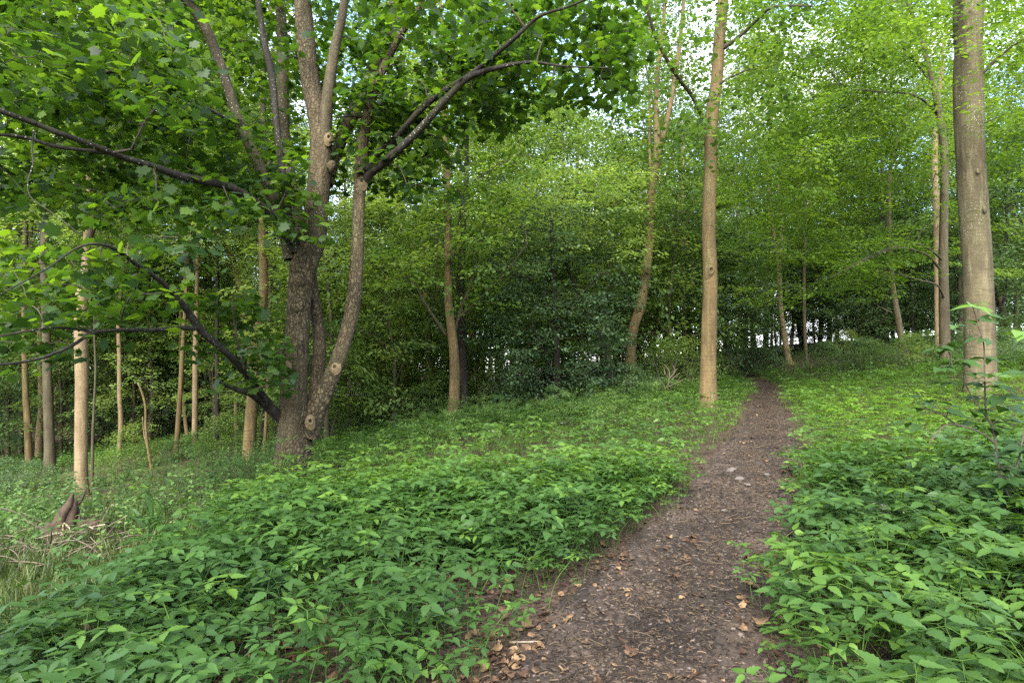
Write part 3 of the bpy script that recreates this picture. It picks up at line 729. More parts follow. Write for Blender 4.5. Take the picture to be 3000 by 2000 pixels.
photo_tree('maple', 'upright young maple trunk in the middle of the crest with thin ascending branches', 'tree', 16.8,
    [(1326, 1250, 42), (1328, 1220, 36), (1332, 1120, 30), (1330, 1030, 29), (1322, 960, 27), (1314, 880, 25), (1313, 760, 23), (1312, 640, 22), (1310, 540, 20), (1308, 440, 18), (1305, 330, 16), (1303, 220, 14), (1296, 120, 12), (1290, 0, 10), (1288, -120, 8)], M['tan_bark'], M['maple_leaf'], None,
    [[(1305, 980, 9, 16.8), (1275, 935, 9, 16.5), (1240, 880, 7, 16.2), (1215, 830, 4, 16)], [(1330, 985, 10, 16.9), (1345, 920, 10, 17), (1375, 840, 8, 17.1), (1400, 740, 6, 17.2), (1420, 640, 4, 17.3)],
     [(1345, 930, 8, 17), (1400, 880, 7, 16.8), (1480, 800, 6, 16.4), (1545, 715, 4, 16)], [(1312, 840, 7, 16.8), (1330, 740, 6, 16.6), (1345, 640, 5, 16.3), (1372, 500, 3, 16)],
     [(1308, 500, 9, 16.8), (1340, 440, 8, 16.9), (1370, 340, 6, 17), (1385, 270, 4, 17)], [(1305, 565, 7, 16.8), (1280, 570, 6, 16.5), (1240, 530, 4, 16.2), (1195, 470, 3, 16)],
     [(1303, 230, 7, 16.8), (1325, 180, 5, 16.8), (1345, 90, 4, 16.8), (1375, 20, 3, 16.8)], [(1300, 210, 6, 16.8), (1285, 130, 5, 16.7), (1275, 40, 3, 16.6)],
     [(1310, 620, 6, 16.8), (1345, 560, 5, 16.5), (1420, 510, 4, 16), (1515, 455, 3, 15.6)]],
    [(1120, 1580, -250, 200, 13.5, 19, 130), (1130, 1560, 200, 520, 14, 19, 130), (1120, 1500, 520, 900, 14.5, 18, 110)], seed=41, tone=.6, branch_mat=M['grey_bark'], **MA)
photo_tree('maple', 'dark shaded trunk close behind the upright young maple', 'tree', 18.0,
    [(1364, 1275, 30), (1362, 1240, 26), (1358, 1100, 24), (1352, 960, 22), (1350, 800, 20), (1358, 640, 17), (1366, 500, 14)], M['dark_bark'], M['shade_leaf'], 10,
    [], [(1240, 1500, 620, 1100, 17.5, 20, 70)], seed=43, tone=.55, **MA)
photo_tree('hornbeam', 'dense dark green hornbeam with low sweeping branches in the middle of the wood edge', 'tree', 18.2,
    [(1636, 1215, 24), (1634, 1180, 20), (1632, 1080, 19), (1628, 960, 17), (1622, 850, 15), (1618, 740, 12), (1616, 640, 8)], M['dark_bark'], M['shade_leaf'], None,
    [[(1632, 1130, 9, 18.2), (1600, 1040, 7, 17.8), (1560, 960, 5, 17.4)], [(1628, 980, 8, 18.2), (1690, 880, 6, 17.8), (1760, 800, 4, 17.4)], [(1624, 880, 7, 18.2), (1570, 830, 5, 17.8), (1500, 800, 4, 17.5)]],
    [(1430, 1860, 760, 1000, 16.2, 19.5, 230), (1470, 1840, 1000, 1200, 16.2, 19, 170), (1520, 1800, 600, 760, 16.5, 19.5, 110)], 'oval', .10, 46, .9, .42, .05, .20, .20, 47, tilt=.25)
photo_tree('maple', 'dark crooked trunk leaning left in the thicket behind the dark hornbeam', 'tree', 19.5,
    [(1796, 1190, 26), (1792, 1120, 22), (1782, 1060, 20), (1762, 1000, 18), (1735, 940, 15), (1700, 880, 13), (1670, 800, 11), (1640, 720, 9), (1600, 670, 7), (1545, 640, 5)], M['dark_bark'], M['wood_leaf'], None,
    [], [(1520, 1900, 480, 760, 17, 21, 110)], seed=53, tone=.45, **MA)

# ------------------------------------------------------------------ tree kinds that repeat
def make_kind(seed, height, r_trunk, z0, z1, rad, ntw, n, size, L, W, leaf, mats, tone, stems=1, thick=.08, sides=8, shape=1.0, limbs=8):
    """returns trunk mesh, crown mesh of one tree at the origin"""
    r = rng(seed)
    wood, crown = MB(), MB()
    nodes, nr = [], []
    for s in range(stems):
        ang = r.uniform(0, 6.28); lean = r.uniform(.02, .07) if stems == 1 else r.uniform(.2, .45)
        k = 7; t = np.linspace(0, 1, k)
        q = np.stack([np.cos(ang) * lean * height * t + np.cumsum(r.normal(size=k)) * .012 * height, np.sin(ang) * lean * height * t + np.cumsum(r.normal(size=k)) * .012 * height, height * t * (1 if stems == 1 else r.uniform(.7, 1))], -1)
        q[0, 2] = -.25; q[0, :2] = 0
        rr = r_trunk * (1 - .85 * t) ** .9
        rr[0] *= 1.35
        a, b = tube(wood, q, rr, sides, height / 14, .05, seed + s)
        f = a[:, 2] > z0 * .75
        nodes.append(a[f]); nr.append(b[f])
    def tgt(m, rmin, rmax):
        z = z0 + (z1 - z0) * r.random(m) ** .9
        f = (z - z0) / (z1 - z0)
        prof = np.sin(np.clip(.12 + .88 * f, 0, 1) * math.pi) ** .55 * shape + (1 - shape) * (1 - f * .8)
        an = r.uniform(0, 6.28, m); rad_ = rad * prof * np.sqrt(r.uniform(rmin ** 2, rmax ** 2, m)) * (1 + .25 * np.sin(an * 2 + seed) + .2 * np.sin(an * 3 + z))
        cx = np.interp(z, nodes[0][:, 2], nodes[0][:, 0]); cyy = np.interp(z, nodes[0][:, 2], nodes[0][:, 1])
        return np.stack([cx + np.cos(an) * rad_, cyy + np.sin(an) * rad_, z], -1)
    N0, R0 = np.vstack(nodes), np.concatenate(nr)
    if limbs:
        lt = tgt(limbs, .5, .75)
        for t in lt:
            low = N0[np.argmin(np.linalg.norm(N0 - (t - np.array([0, 0, .45 * rad])), axis=1))]
            i_ = np.argmin(np.linalg.norm(N0 - low, axis=1))
            q = np.array([low, low + (t - low) * .4 + np.array([0, 0, .08 * rad]), t])
            a, b = tube(wood, q, [R0[i_] * .55, R0[i_] * .35, R0[i_] * .12 + .004], 5, .5, .03, seed)
            nodes.append(a); nr.append(b)
    S, E = grow(crown, np.vstack(nodes), np.concatenate(nr), tgt(ntw, .15, 1), r, .005, .009, 3)
    crown.mi = 1
    sprays(crown, S, E, r, n, L, W, thick, size, leaf, tone, .24, .24, .2)
    return wood.mesh('trunk', mats[0]), crown.mesh('crown', [M['twig'], mats[1]], tone=True)

K = {}
K['young_a'] = make_kind(101, 6.5, .06, .7, 7.0, 2.3, 120, 60, .15, 1.25, .55, 'simple', (M['grey_bark'], M['wood_leaf']), .50)
K['young_b'] = make_kind(102, 5.2, .05, .4, 5.6, 2.0, 112, 58, .14, 1.1, .5, 'simple', (M['grey_bark'], M['wood_leaf']), .42, shape=.5)
K['young_c'] = make_kind(103, 7.5, .07, 1.3, 8.2, 2.6, 125, 62, .155, 1.3, .6, 'simple', (M['grey_bark'], M['wood_leaf']), .58)
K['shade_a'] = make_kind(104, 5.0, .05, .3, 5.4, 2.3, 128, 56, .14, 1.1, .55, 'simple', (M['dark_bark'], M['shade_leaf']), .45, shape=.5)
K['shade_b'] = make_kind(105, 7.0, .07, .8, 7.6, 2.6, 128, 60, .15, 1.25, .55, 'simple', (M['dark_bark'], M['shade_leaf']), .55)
K['mid_a'] = make_kind(121, 12.5, 0.11, 4.0, 13.5, 3.2, 165, 70, .16, 1.5, .7, 'simple', (M['grey_bark'], M['wood_leaf']), .55, thick=.06)
K['mid_b'] = make_kind(122, 14.5, 0.12, 5.0, 15.5, 3.0, 165, 70, .165, 1.5, .7, 'simple', (M['tan_bark'], M['wood_leaf']), .68, thick=.06)
K['mid_c'] = make_kind(123, 10.5, 0.09, 3.2, 11.5, 2.8, 145, 68, .155, 1.4, .65, 'simple', (M['grey_bark'], M['wood_leaf']), .50, thick=.06)
K['bush_a'] = make_kind(106, 1.7, .018, .15, 1.9, 1.1, 110, 26, .085, .5, .3, 'simple', (M['twig'], M['wood_leaf']), .5, 5, limbs=0, sides=5)
K['bush_b'] = make_kind(107, 1.3, .015, .1, 1.5, 1.2, 110, 26, .09, .5, .3, 'simple', (M['twig'], M['shade_leaf']), .6, 5, limbs=0, sides=5)
K['tall_a'] = make_kind(108, 19, .17, 4.5, 20.5, 3.6, 430, 34, .20, 1.5, .8, 'simple', (M['grey_bark'], M['wood_leaf']), .52, thick=.15)
K['tall_b'] = make_kind(109, 17, .15, 3.5, 18.5, 3.3, 400, 34, .19, 1.4, .75, 'simple', (M['pink_bark'], M['wood_leaf']), .62, thick=.15)
K['tall_c'] = make_kind(110, 21, .19, 6.0, 22.5, 4.0, 430, 34, .21, 1.6, .8, 'simple', (M['grey_bark'], M['shade_leaf']), .75, thick=.15)
# crowns for tall trunks (the trunk is built from the photo, the crown starts at the origin)
K['crown_a'] = make_kind(111, 13, .10, .5, 14, 3.2, 380, 36, .17, 1.3, .65, 'simple', (M['grey_bark'], M['wood_leaf']), .52, thick=.12)
K['crown_b'] = make_kind(112, 12, .09, .2, 13, 2.9, 360, 36, .17, 1.3, .65, 'simple', (M['grey_bark'], M['wood_leaf']), .42, thick=.12)

def place(kind, name, label, cat, px, d, scale, rot, group=None, dx=None):
    x = (px - CX) / F * d if dx is None else dx
    rt = root(name, label, cat, group)
    rt.location = (x, d, float(H(x, d)) - .05)
    rt.rotation_euler = (0, 0, rot); rt.scale = (scale,) * 3
    link('trunk', K[kind][0], rt); link('crown', K[kind][1], rt)
    return rt

# --- the stand of trunks on the lower ground, left
stand = [
    ('slim tan trunk at the far left of the lower ground', [(84, 1385, 26), (84, 1340, 23), (80, 1230, 22), (74, 1130, 20), (72, 1000, 18), (70, 860, 17)], 23, 'tan_bark', 'crown_a', 1.0, 5.0),
    ('pale pink trunk squeezed between the slim tan and the dark grey trunk', [(114, 1350, 26), (115, 1280, 23), (121, 1180, 19), (118, 1060, 18), (116, 900, 16)], 25, 'pink_bark', 'crown_b', .95, 5.5),
    ('dark grey mossy trunk beside the pale pink one on the far left', [(148, 1365, 42), (146, 1320, 34), (142, 1200, 32), (138, 1080, 29), (134, 900, 26), (128, 740, 23)], 21, 'grey_bark', 'crown_a', 1.05, 6.0),
    ('stout pinkish trunk with a dark ivy covered top behind the rotten stump', [(238, 1455, 50), (237, 1400, 42), (238, 1250, 41), (240, 1120, 41), (238, 1020, 44), (236, 940, 42), (240, 860, 40), (250, 800, 30), (254, 720, 24), (258, 600, 20)], 15.4, 'pink_bark', 'crown_b', .8, 5.0),
    ('pole thin brown stem just right of the stout pinkish trunk', [(271, 1420, 10), (271, 1300, 9), (276, 1180, 8), (280, 1080, 7), (276, 960, 6)], 17, 'grey_bark', 'crown_b', .45, 3.6),
    ('smooth pale trunk standing alone before the dark hollow', [(346, 1375, 18), (348, 1330, 16), (354, 1240, 15), (350, 1150, 15), (350, 1060, 14), (348, 900, 12), (372, 760, 9), (378, 640, 8)], 24, 'pink_bark', 'crown_a', .8, 5.5),
    ('leaning brown trunk left of the pair of pale trunks', [(511, 1400, 20), (512, 1370, 17), (522, 1240, 16), (530, 1120, 15), (536, 1010, 13), (545, 860, 11)], 22, 'tan_bark', 'crown_b', .9, 5.0),
    ('short slanting pale trunk behind the leaning brown trunk', [(556, 1350, 13), (548, 1270, 12), (538, 1190, 11), (530, 1090, 10), (528, 960, 9)], 26, 'tan_bark', 'crown_a', .8, 5.0),
    ('straight pale grey trunk in the middle of the lower stand', [(570, 1365, 22), (571, 1300, 19), (572, 1180, 18), (573, 1060, 18), (575, 940, 15), (578, 790, 12)], 23, 'pink_bark', 'crown_b', .9, 5.5),
    ('dark thin trunk between the pale grey and the stout ochre trunk', [(633, 1365, 17), (634, 1280, 15), (636, 1160, 14), (636, 1000, 12), (636, 850, 10), (637, 740, 9)], 23, 'dark_bark', 'crown_a', .8, 6),
    ('thin pink trunk left of the stout ochre trunk', [(693, 1350, 14), (692, 1260, 12), (690, 1160, 11), (688, 1000, 10), (688, 880, 9)], 26, 'pink_bark', 'crown_b', .8, 5),
    ('stout ochre trunk with mossy foot just left of the many stemmed sycamore', [(727, 1408, 48), (728, 1370, 40), (732, 1280, 38), (737, 1200, 35), (742, 1120, 32), (748, 1000, 29), (762, 930, 28), (772, 860, 27), (771, 760, 25), (768, 640, 23)], 17.5, 'tan_bark', 'crown_a', .95, 6.2),
    ('dark thin pole between the stout ochre trunk and the sycamore', [(763, 1360, 12), (765, 1280, 10), (772, 1180, 9), (780, 1060, 8), (795, 930, 7)], 20, 'dark_bark', 'crown_b', .5, 4.5),
    ('thin yellowish pole touching the left side of the sycamore trunk', [(773, 1370, 11), (777, 1280, 10), (781, 1200, 9), (786, 1080, 8)], 19.5, 'tan_bark', 'crown_a', .45, 4.5),
    ('leaning mossy trunk crossing the leaves left of the sycamore fork', [(735, 1340, 22), (730, 1100, 22), (716, 880, 22), (702, 830, 21), (682, 760, 19), (662, 710, 17), (648, 650, 15), (640, 560, 13)], 25, 'tan_bark', 'crown_b', 1.0, 8.2),
    ('dark thin trunk rising behind the branch with the horizontal side limb', [(430, 1340, 13), (430, 1100, 12), (432, 900, 11), (434, 700, 10), (438, 520, 9)], 28, 'grey_bark', 'crown_b', .9, 8),
    ('dark upright trunk right of the straight pale grey trunk', [(604, 1330, 15), (604, 1100, 14), (603, 900, 13), (600, 720, 12), (598, 560, 10)], 29, 'grey_bark', 'crown_a', .9, 8),
    ('slender grey trunk left of the dark grey mossy trunk, farther back', [(24, 1330, 14), (24, 1100, 13), (22, 900, 12), (20, 700, 11), (18, 540, 10)], 28, 'grey_bark', 'crown_b', 1.0, 8),
    ('pale thin trunk far behind between the stout pinkish and the smooth pale trunk', [(312, 1330, 11), (310, 1150, 10), (306, 950, 10), (302, 760, 9), (300, 600, 8)], 31, 'pink_bark', 'crown_a', .9, 8),
    ('dark sapling pole just left of the sycamore trunk, high among the leaves', [(800, 1320, 9), (800, 1150, 8), (796, 1000, 8), (800, 860, 7), (806, 760, 6)], 22, 'dark_bark', 'crown_b', .5, 7),
    ('dark trunk behind the leaves at the upper left edge', [(62, 1330, 18), (62, 1100, 17), (60, 900, 16), (62, 700, 15), (64, 560, 13)], 29, 'grey_bark', 'crown_a', 1.1, 8),
]
for k, (lab, tr_, d, bk, ck, sc, cz) in enumerate(stand):
    W_, R_ = trunk_line(tr_, d, None)
    top = W_[-1] + np.array([0, 0, 1.0]) * 1.2
    W_ = np.vstack([W_, top]); R_ = np.concatenate([R_, [R_[-1] * .9]])
    base = W_[0].copy()
    rt = root('woodland_tree', lab, 'tree', 'trees of the lower stand'); rt.location = base
    mb = MB(); tube(mb, W_ - base, R_, 12, .25, .06, 300 + k, flute=.3); obj('trunk', mb, M[bk], rt)
    zc = cz + 1.4
    pt = np.array([np.interp(zc + base[2], W_[:, 2], W_[:, q]) for q in range(3)]) - base
    for nm, me in (('leader', K[ck][0]), ('crown', K[ck][1])):
        o = link(nm, me, rt); o.location = pt; o.rotation_euler = (0, 0, k * 1.7); o.scale = (sc,) * 3
for k, (lab, tr_, d, bk) in enumerate([
    ('pale straight trunk far behind the upright young maple, on its right', [(1456, 1160, 13), (1455, 1000, 12), (1454, 840, 12), (1450, 700, 11), (1447, 540, 10), (1440, 380, 8)], 30, 'pink_bark'),
    ('slender pale trunk in the thicket between the sycamore and the upright young maple', [(1182, 1160, 11), (1181, 1000, 10), (1182, 860, 10), (1178, 700, 9), (1160, 540, 8), (1140, 400, 6)], 27, 'pink_bark'),
    ('thin pale stem leaning left beside the slender pale trunk in the thicket', [(1156, 1160, 9), (1160, 1000, 8), (1158, 860, 8), (1140, 740, 7), (1120, 600, 6)], 28, 'pink_bark'),
    ('thin dark trunk rising above the dark hornbeam, farther back', [(1665, 1100, 13), (1668, 900, 12), (1672, 700, 11), (1690, 500, 10), (1700, 330, 8)], 31, 'grey_bark'),
    ('tall thin pinkish trunk in the wood left of the slim tan beech', [(2006, 1100, 16), (2004, 980, 14), (2002, 820, 13), (2003, 660, 12), (2000, 500, 10), (1998, 360, 8)], 28, 'pink_bark'),
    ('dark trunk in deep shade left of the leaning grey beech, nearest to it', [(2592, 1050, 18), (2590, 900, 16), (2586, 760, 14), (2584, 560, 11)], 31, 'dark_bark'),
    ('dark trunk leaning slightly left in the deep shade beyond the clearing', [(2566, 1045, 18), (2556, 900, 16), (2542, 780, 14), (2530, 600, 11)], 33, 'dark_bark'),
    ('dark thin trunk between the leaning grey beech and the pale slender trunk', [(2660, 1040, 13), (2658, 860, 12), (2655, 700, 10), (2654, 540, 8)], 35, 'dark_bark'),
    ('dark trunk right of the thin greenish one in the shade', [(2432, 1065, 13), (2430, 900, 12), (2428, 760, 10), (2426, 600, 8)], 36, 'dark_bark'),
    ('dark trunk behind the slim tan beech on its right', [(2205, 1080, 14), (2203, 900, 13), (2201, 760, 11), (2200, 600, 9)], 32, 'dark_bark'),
    ('grey trunk showing between the dark straight and the thick grey beech', [(2815, 1060, 20), (2814, 900, 18), (2812, 700, 16), (2806, 500, 13)], 26, 'grey_bark')]):
    W_, R_ = trunk_line(tr_, d, 13, .4)
    base = W_[0].copy(); rt = root('woodland_tree', lab, 'tree', 'trunks farther back in the wood'); rt.location = base
    mb = MB(); tube(mb, W_ - base, R_, 10, .4, .05, 700 + k, flute=.2); obj('trunk', mb, M[bk], rt)
    o = link('crown', K['crown_a' if k % 2 else 'crown_b'][1], rt); o.location = P(tr_[-1][0], tr_[-1][1], d) - base - np.array([0, 0, 1.0]); o.rotation_euler = (0, 0, k * 2.1); o.scale = (.9,) * 3
# crooked sapling
r = rng(61)
photo_tree('sapling', 'crooked pale sapling with a kinked stem standing alone on the lower ground', 'tree', 20.0,
    [(447, 1400, 9), (441, 1360, 9), (432, 1300, 8), (427, 1250, 8), (426, 1190, 7), (416, 1150, 7), (404, 1120, 6)], M['tan_bark'], M['wood_leaf'], None,
    [[(432, 1310, 7, 20), (422, 1270, 5, 20), (418, 1220, 4, 20)]], [(330, 480, 1040, 1130, 19, 21, 16)], 'oval', .1, 24, .7, .4, .06, .5, seed=61, sides=8, flute=.1)

# --- young trees and bushes of the thicket
def zone_fill(kinds, spots, name, label, cat, group, seed, smin=.8, smax=1.2):
    r = rng(seed)
    for (px, d) in spots:
        place(kinds[r.integers(len(kinds))], name, label, cat, px + r.uniform(-25, 25), d * r.uniform(.97, 1.03), r.uniform(smin, smax), r.uniform(0, 6.28), group)
zone_fill(['young_a', 'young_b', 'young_c'], [(960, 17), (1060, 19.5), (1150, 18), (1230, 21), (1020, 24), (1120, 25), (1250, 27), (1400, 22), (1180, 31), (990, 31), (1350, 30)],
          'young_tree', 'leafy young tree in the thicket between the many stemmed sycamore and the dark hornbeam', 'tree', 'young trees right of the sycamore', 71)
zone_fill(['young_a', 'young_c'], [(1490, 24), (1580, 27), (1700, 25), (1780, 23), (1860, 26), (1960, 24), (1640, 32), (1830, 33), (2030, 31)],
          'young_tree', 'young tree showing bright leaves behind and above the dark hornbeam', 'tree', 'young trees behind the hornbeam', 72, 1.0, 1.4)
zone_fill(['mid_a', 'mid_b', 'mid_c'], [(1010, 22), (1130, 27), (1240, 24), (1350, 29), (1440, 25), (1540, 30), (1660, 27), (1750, 30), (1180, 33), (1600, 34), (1850, 29), (930, 27)],
          'woodland_tree', 'tall bright green tree in the middle of the wood behind the crest', 'tree', 'tall trees behind the crest', 79, .85, 1.15)
zone_fill(['mid_a', 'mid_c'], [(30, 30), (170, 27), (300, 31), (430, 27), (520, 33), (660, 28), (790, 31), (-60, 25)],
          'woodland_tree', 'tall green tree with layered leaves behind the stand of trunks on the lower ground', 'tree', 'tall trees behind the lower stand', 80, .9, 1.2)
zone_fill(['mid_a', 'mid_b', 'mid_c'], [(2010, 33), (2130, 30), (2240, 37), (2420, 36), (2560, 38), (2860, 34), (2980, 30), (3080, 26)],
          'woodland_tree', 'tall tree closing the wood beyond the clearing at right', 'tree', 'tall trees beyond the clearing', 82, .9, 1.2)
zone_fill(['shade_a', 'shade_b'], [(-60, 26), (40, 29), (150, 30), (260, 27), (330, 31), (420, 29), (500, 31), (590, 29), (660, 30), (740, 28), (830, 29), (900, 26)],
          'young_tree', 'shaded bluish green young tree filling the back of the lower stand', 'tree', 'young trees behind the lower stand', 73, .8, 1.15)
zone_fill(['young_a', 'young_b', 'young_c'], [(-80, 22), (190, 26), (400, 26), (620, 26), (820, 23), (900, 20)],
          'young_tree', 'fresh green young tree spreading layered leaves among the lower left trunks', 'tree', 'young trees among the lower stand', 74, .7, 1.05)
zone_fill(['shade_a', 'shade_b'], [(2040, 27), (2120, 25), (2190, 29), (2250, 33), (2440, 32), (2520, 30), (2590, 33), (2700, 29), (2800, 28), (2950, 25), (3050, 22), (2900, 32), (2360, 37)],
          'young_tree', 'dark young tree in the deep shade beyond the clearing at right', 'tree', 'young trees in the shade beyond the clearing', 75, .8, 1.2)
zone_fill(['bush_a', 'bush_b'], [(20, 17), (-40, 14), (110, 19), (300, 18), (380, 20), (480, 21), (600, 19), (690, 19), (560, 23), (820, 20)],
          'bush', 'low leafy bush at the feet of the trunks on the lower ground', 'bush', 'bushes of the lower ground', 76, .45, .8)
zone_fill(['bush_a', 'bush_b'], [(960, 17.5), (1040, 18.5), (1130, 18), (1220, 18.5), (1440, 19.5), (1520, 19), (1880, 18.5), (1940, 19.5), (2010, 21), (1820, 18.5)],
          'bush', 'leafy bush rising just behind the crest of the planted bank', 'bush', 'bushes behind the crest', 77, .6, 1.0)
zone_fill(['bush_a', 'bush_b'], [(2180, 27), (2110, 24), (2420, 26), (2500, 23), (2560, 21), (2640, 19), (2700, 20), (2460, 29), (2960, 17), (3020, 15), (2800, 22)],
          'bush', 'low bush at the shady far edge of the clearing right of the path', 'bush', 'bushes at the far edge of the clearing', 78, .5, .9)

# ------------------------------------------------------------------ scattered stuff: instances on points
def collection_of(name, meshes):
    c = bpy.data.collections.new(name)
    for k, me in enumerate(meshes):
        c.objects.link(bpy.data.objects.new(f'{name}.{k:03d}', me))
    return c
def scatter(name, label, pos, rot, scale, idx, tone, meshes, kind='stuff'):
    me = bpy.data.meshes.new(name)
    n = len(pos)
    me.vertices.add(n); me.vertices.foreach_set('co', np.asarray(pos, np.float32).ravel())
    for nm, ty, val, key in (('rot', 'FLOAT_VECTOR', rot, 'vector'), ('size', 'FLOAT', scale, 'value'), ('pick', 'INT', idx, 'value'), ('tone', 'FLOAT', tone, 'value')):
        at = me.attributes.new(nm, ty, 'POINT')
        at.data.foreach_set(key, np.asarray(val, np.int32 if ty == 'INT' else np.float32).ravel())
    o = link(name, me)
    tag(o, label, kind=kind)
    ng = bpy.data.node_groups.new(name, 'GeometryNodeTree')
    ng.interface.new_socket('Geometry', in_out='INPUT', socket_type='NodeSocketGeometry')
    ng.interface.new_socket('Geometry', in_out='OUTPUT', socket_type='NodeSocketGeometry')
    N, L = ng.nodes, ng.links
    gi, go = N.new('NodeGroupInput'), N.new('NodeGroupOutput')
    ci = N.new('GeometryNodeCollectionInfo'); ci.inputs['Collection'].default_value = collection_of(name + '_kinds', meshes)
    ci.inputs['Separate Children'].default_value = True; ci.inputs['Reset Children'].default_value = True
    ip = N.new('GeometryNodeInstanceOnPoints'); ip.inputs['Pick Instance'].default_value = True
    def attr(nm, ty):
        a = N.new('GeometryNodeInputNamedAttribute'); a.data_type = ty; a.inputs['Name'].default_value = nm
        return a.outputs['Attribute']
    L.new(gi.outputs[0], ip.inputs['Points']); L.new(ci.outputs[0], ip.inputs['Instance'])
    L.new(attr('pick', 'INT'), ip.inputs['Instance Index'])
    e2r = N.new('FunctionNodeEulerToRotation'); L.new(attr('rot', 'FLOAT_VECTOR'), e2r.inputs[0]); L.new(e2r.outputs[0], ip.inputs['Rotation'])
    L.new(attr('size', 'FLOAT'), ip.inputs['Scale'])
    L.new(ip.outputs[0], go.inputs[0])
    md = o.modifiers.new('scatter', 'NODES'); md.node_group = ng
    return o

# --- the far wood
def join_kind(k):
    a, b = K[k]
    me = bpy.data.meshes.new(k + '_tree')
    mb = MB()
    out = []
    for m_ in (a, b):
        v = np.empty(len(m_.vertices) * 3, np.float32); m_.vertices.foreach_get('co', v)
        ls = np.empty(len(m_.polygons), np.int32); m_.polygons.foreach_get('loop_start', ls)
        lt = np.empty(len(m_.polygons), np.int32); m_.polygons.foreach_get('loop_total', lt)
        vi = np.empty(len(m_.loops), np.int32); m_.loops.foreach_get('vertex_index', vi)
        out.append((v.reshape(-1, 3), ls, lt, vi))
    nv, nl = len(out[0][0]), len(out[0][3])
    V = np.vstack([out[0][0], out[1][0]])
    me.vertices.add(len(V)); me.vertices.foreach_set('co', V.ravel())
    vi = np.concatenate([out[0][3], out[1][3] + nv]); me.loops.add(len(vi)); me.loops.foreach_set('vertex_index', vi)
    ls = np.concatenate([out[0][1], out[1][1] + nl]); me.polygons.add(len(ls)); me.polygons.foreach_set('loop_start', ls)
    mi = np.empty(len(out[1][1]), np.int32); b.polygons.foreach_get('material_index', mi)
    me.polygons.foreach_set('material_index', np.concatenate([np.zeros(len(out[0][1]), np.int32), mi + 1]))
    for m_ in (a.materials[0], *b.materials): me.materials.append(m_)
    t = np.empty(len(out[1][0]), np.float32); b.attributes['tone'].data.foreach_get('value', t)
    at = me.attributes.new('tone', 'FLOAT', 'POINT'); at.data.foreach_set('value', np.concatenate([np.zeros(nv, np.float32), t]))
    me.update(calc_edges=True)
    return me
far_names = ['tall_a', 'tall_b', 'tall_c', 'young_a', 'young_c', 'shade_b', 'shade_a']
far = [join_kind(k) for k in far_names]
r = rng(81)
pos, rot, sc, ix, tn = [], [], [], [], []
def far_add(n, d0, d1, kinds, smin, smax, gap=1.0, pxr=(-500, 3500), skip=None):
    got = []
    for _ in range(n * 6):
        if len(got) >= n: break
        d = math.sqrt(r.uniform(d0 ** 2, d1 ** 2)); px = r.uniform(*pxr); x = (px - CX) / F * d
        if skip and skip(px, d): continue
        if any((x - a) ** 2 + (d - b) ** 2 < gap ** 2 for a, b in got): continue
        got.append((x, d))
        pos.append((x, d, float(H(x, d)) - .05)); rot.append((0, 0, r.uniform(0, 6.28))); sc.append(r.uniform(smin, smax)); ix.append(kinds[r.integers(len(kinds))]); tn.append(r.normal() * .07)
glade = lambda px, d: 2395 < px < 2500
far_add(34, 33, 46, [0, 1, 2], .75, 1.05, 3.0)
far_add(60, 46, 75, [0, 1, 2], .8, 1.05, 3.2)
far_add(70, 33, 48, [3, 4, 5, 6], .9, 1.4, 1.6, (-500, 2280))
far_add(30, 33, 44, [5, 6], .8, 1.2, 1.6, (2280, 3600), glade)
far_add(12, 40, 52, [5, 6], .9, 1.3, 1.6, (2480, 2760))
far_add(70, 48, 70, [3, 4, 5], 1.2, 1.7, 2.0, (-600, 3500), glade)
scatter('background_wood', 'mass of tall leafy trees closing the view behind the nearer trunks', pos, rot, sc, ix, tn, far)

# --- plants of the ground
def leaflet(w=.30, ys=(0, .17, .40, .70, 1.0), ws=(0, .78, 1.0, .50, 0), curl=.13):
    y, ww = np.array(ys), np.array(ws) * w
    k = len(y)
    V = [(0, t, -curl * t * t) for t in y] + [(ww[q], y[q], .17 * ww[q] - curl * y[q] ** 2) for q in range(1, k - 1)] + [(-ww[q], y[q], .17 * ww[q] - curl * y[q] ** 2) for q in range(1, k - 1)]
    R_ = lambda q: k + q - 1
    L_ = lambda q: k + (k - 2) + q - 1
    Q = [(q, R_(q), R_(q + 1), q + 1) for q in range(1, k - 2)] + [(q, q + 1, L_(q + 1), L_(q)) for q in range(1, k - 2)]
    T = [(0, R_(1), 1), (k - 2, R_(k - 2), k - 1), (0, 1, L_(1)), (k - 2, k - 1, L_(k - 2))]
    return np.array(V), np.array(Q), np.array(T)
LEAFLET = leaflet(.27); WIDE = leaflet(.33); NARROW = leaflet(.2)
LOBED = leaflet(.36, (0, .14, .30, .38, .50, .58, .74, 1.0), (0, .55, 1.0, .62, .80, .50, .46, 0), .16)
TOOTH = leaflet(.28, (0, .12, .24, .30, .44, .50, .64, .70, .84, 1.0), (0, .62, 1.0, .80, 1.0, .72, .74, .48, .42, 0), .10)

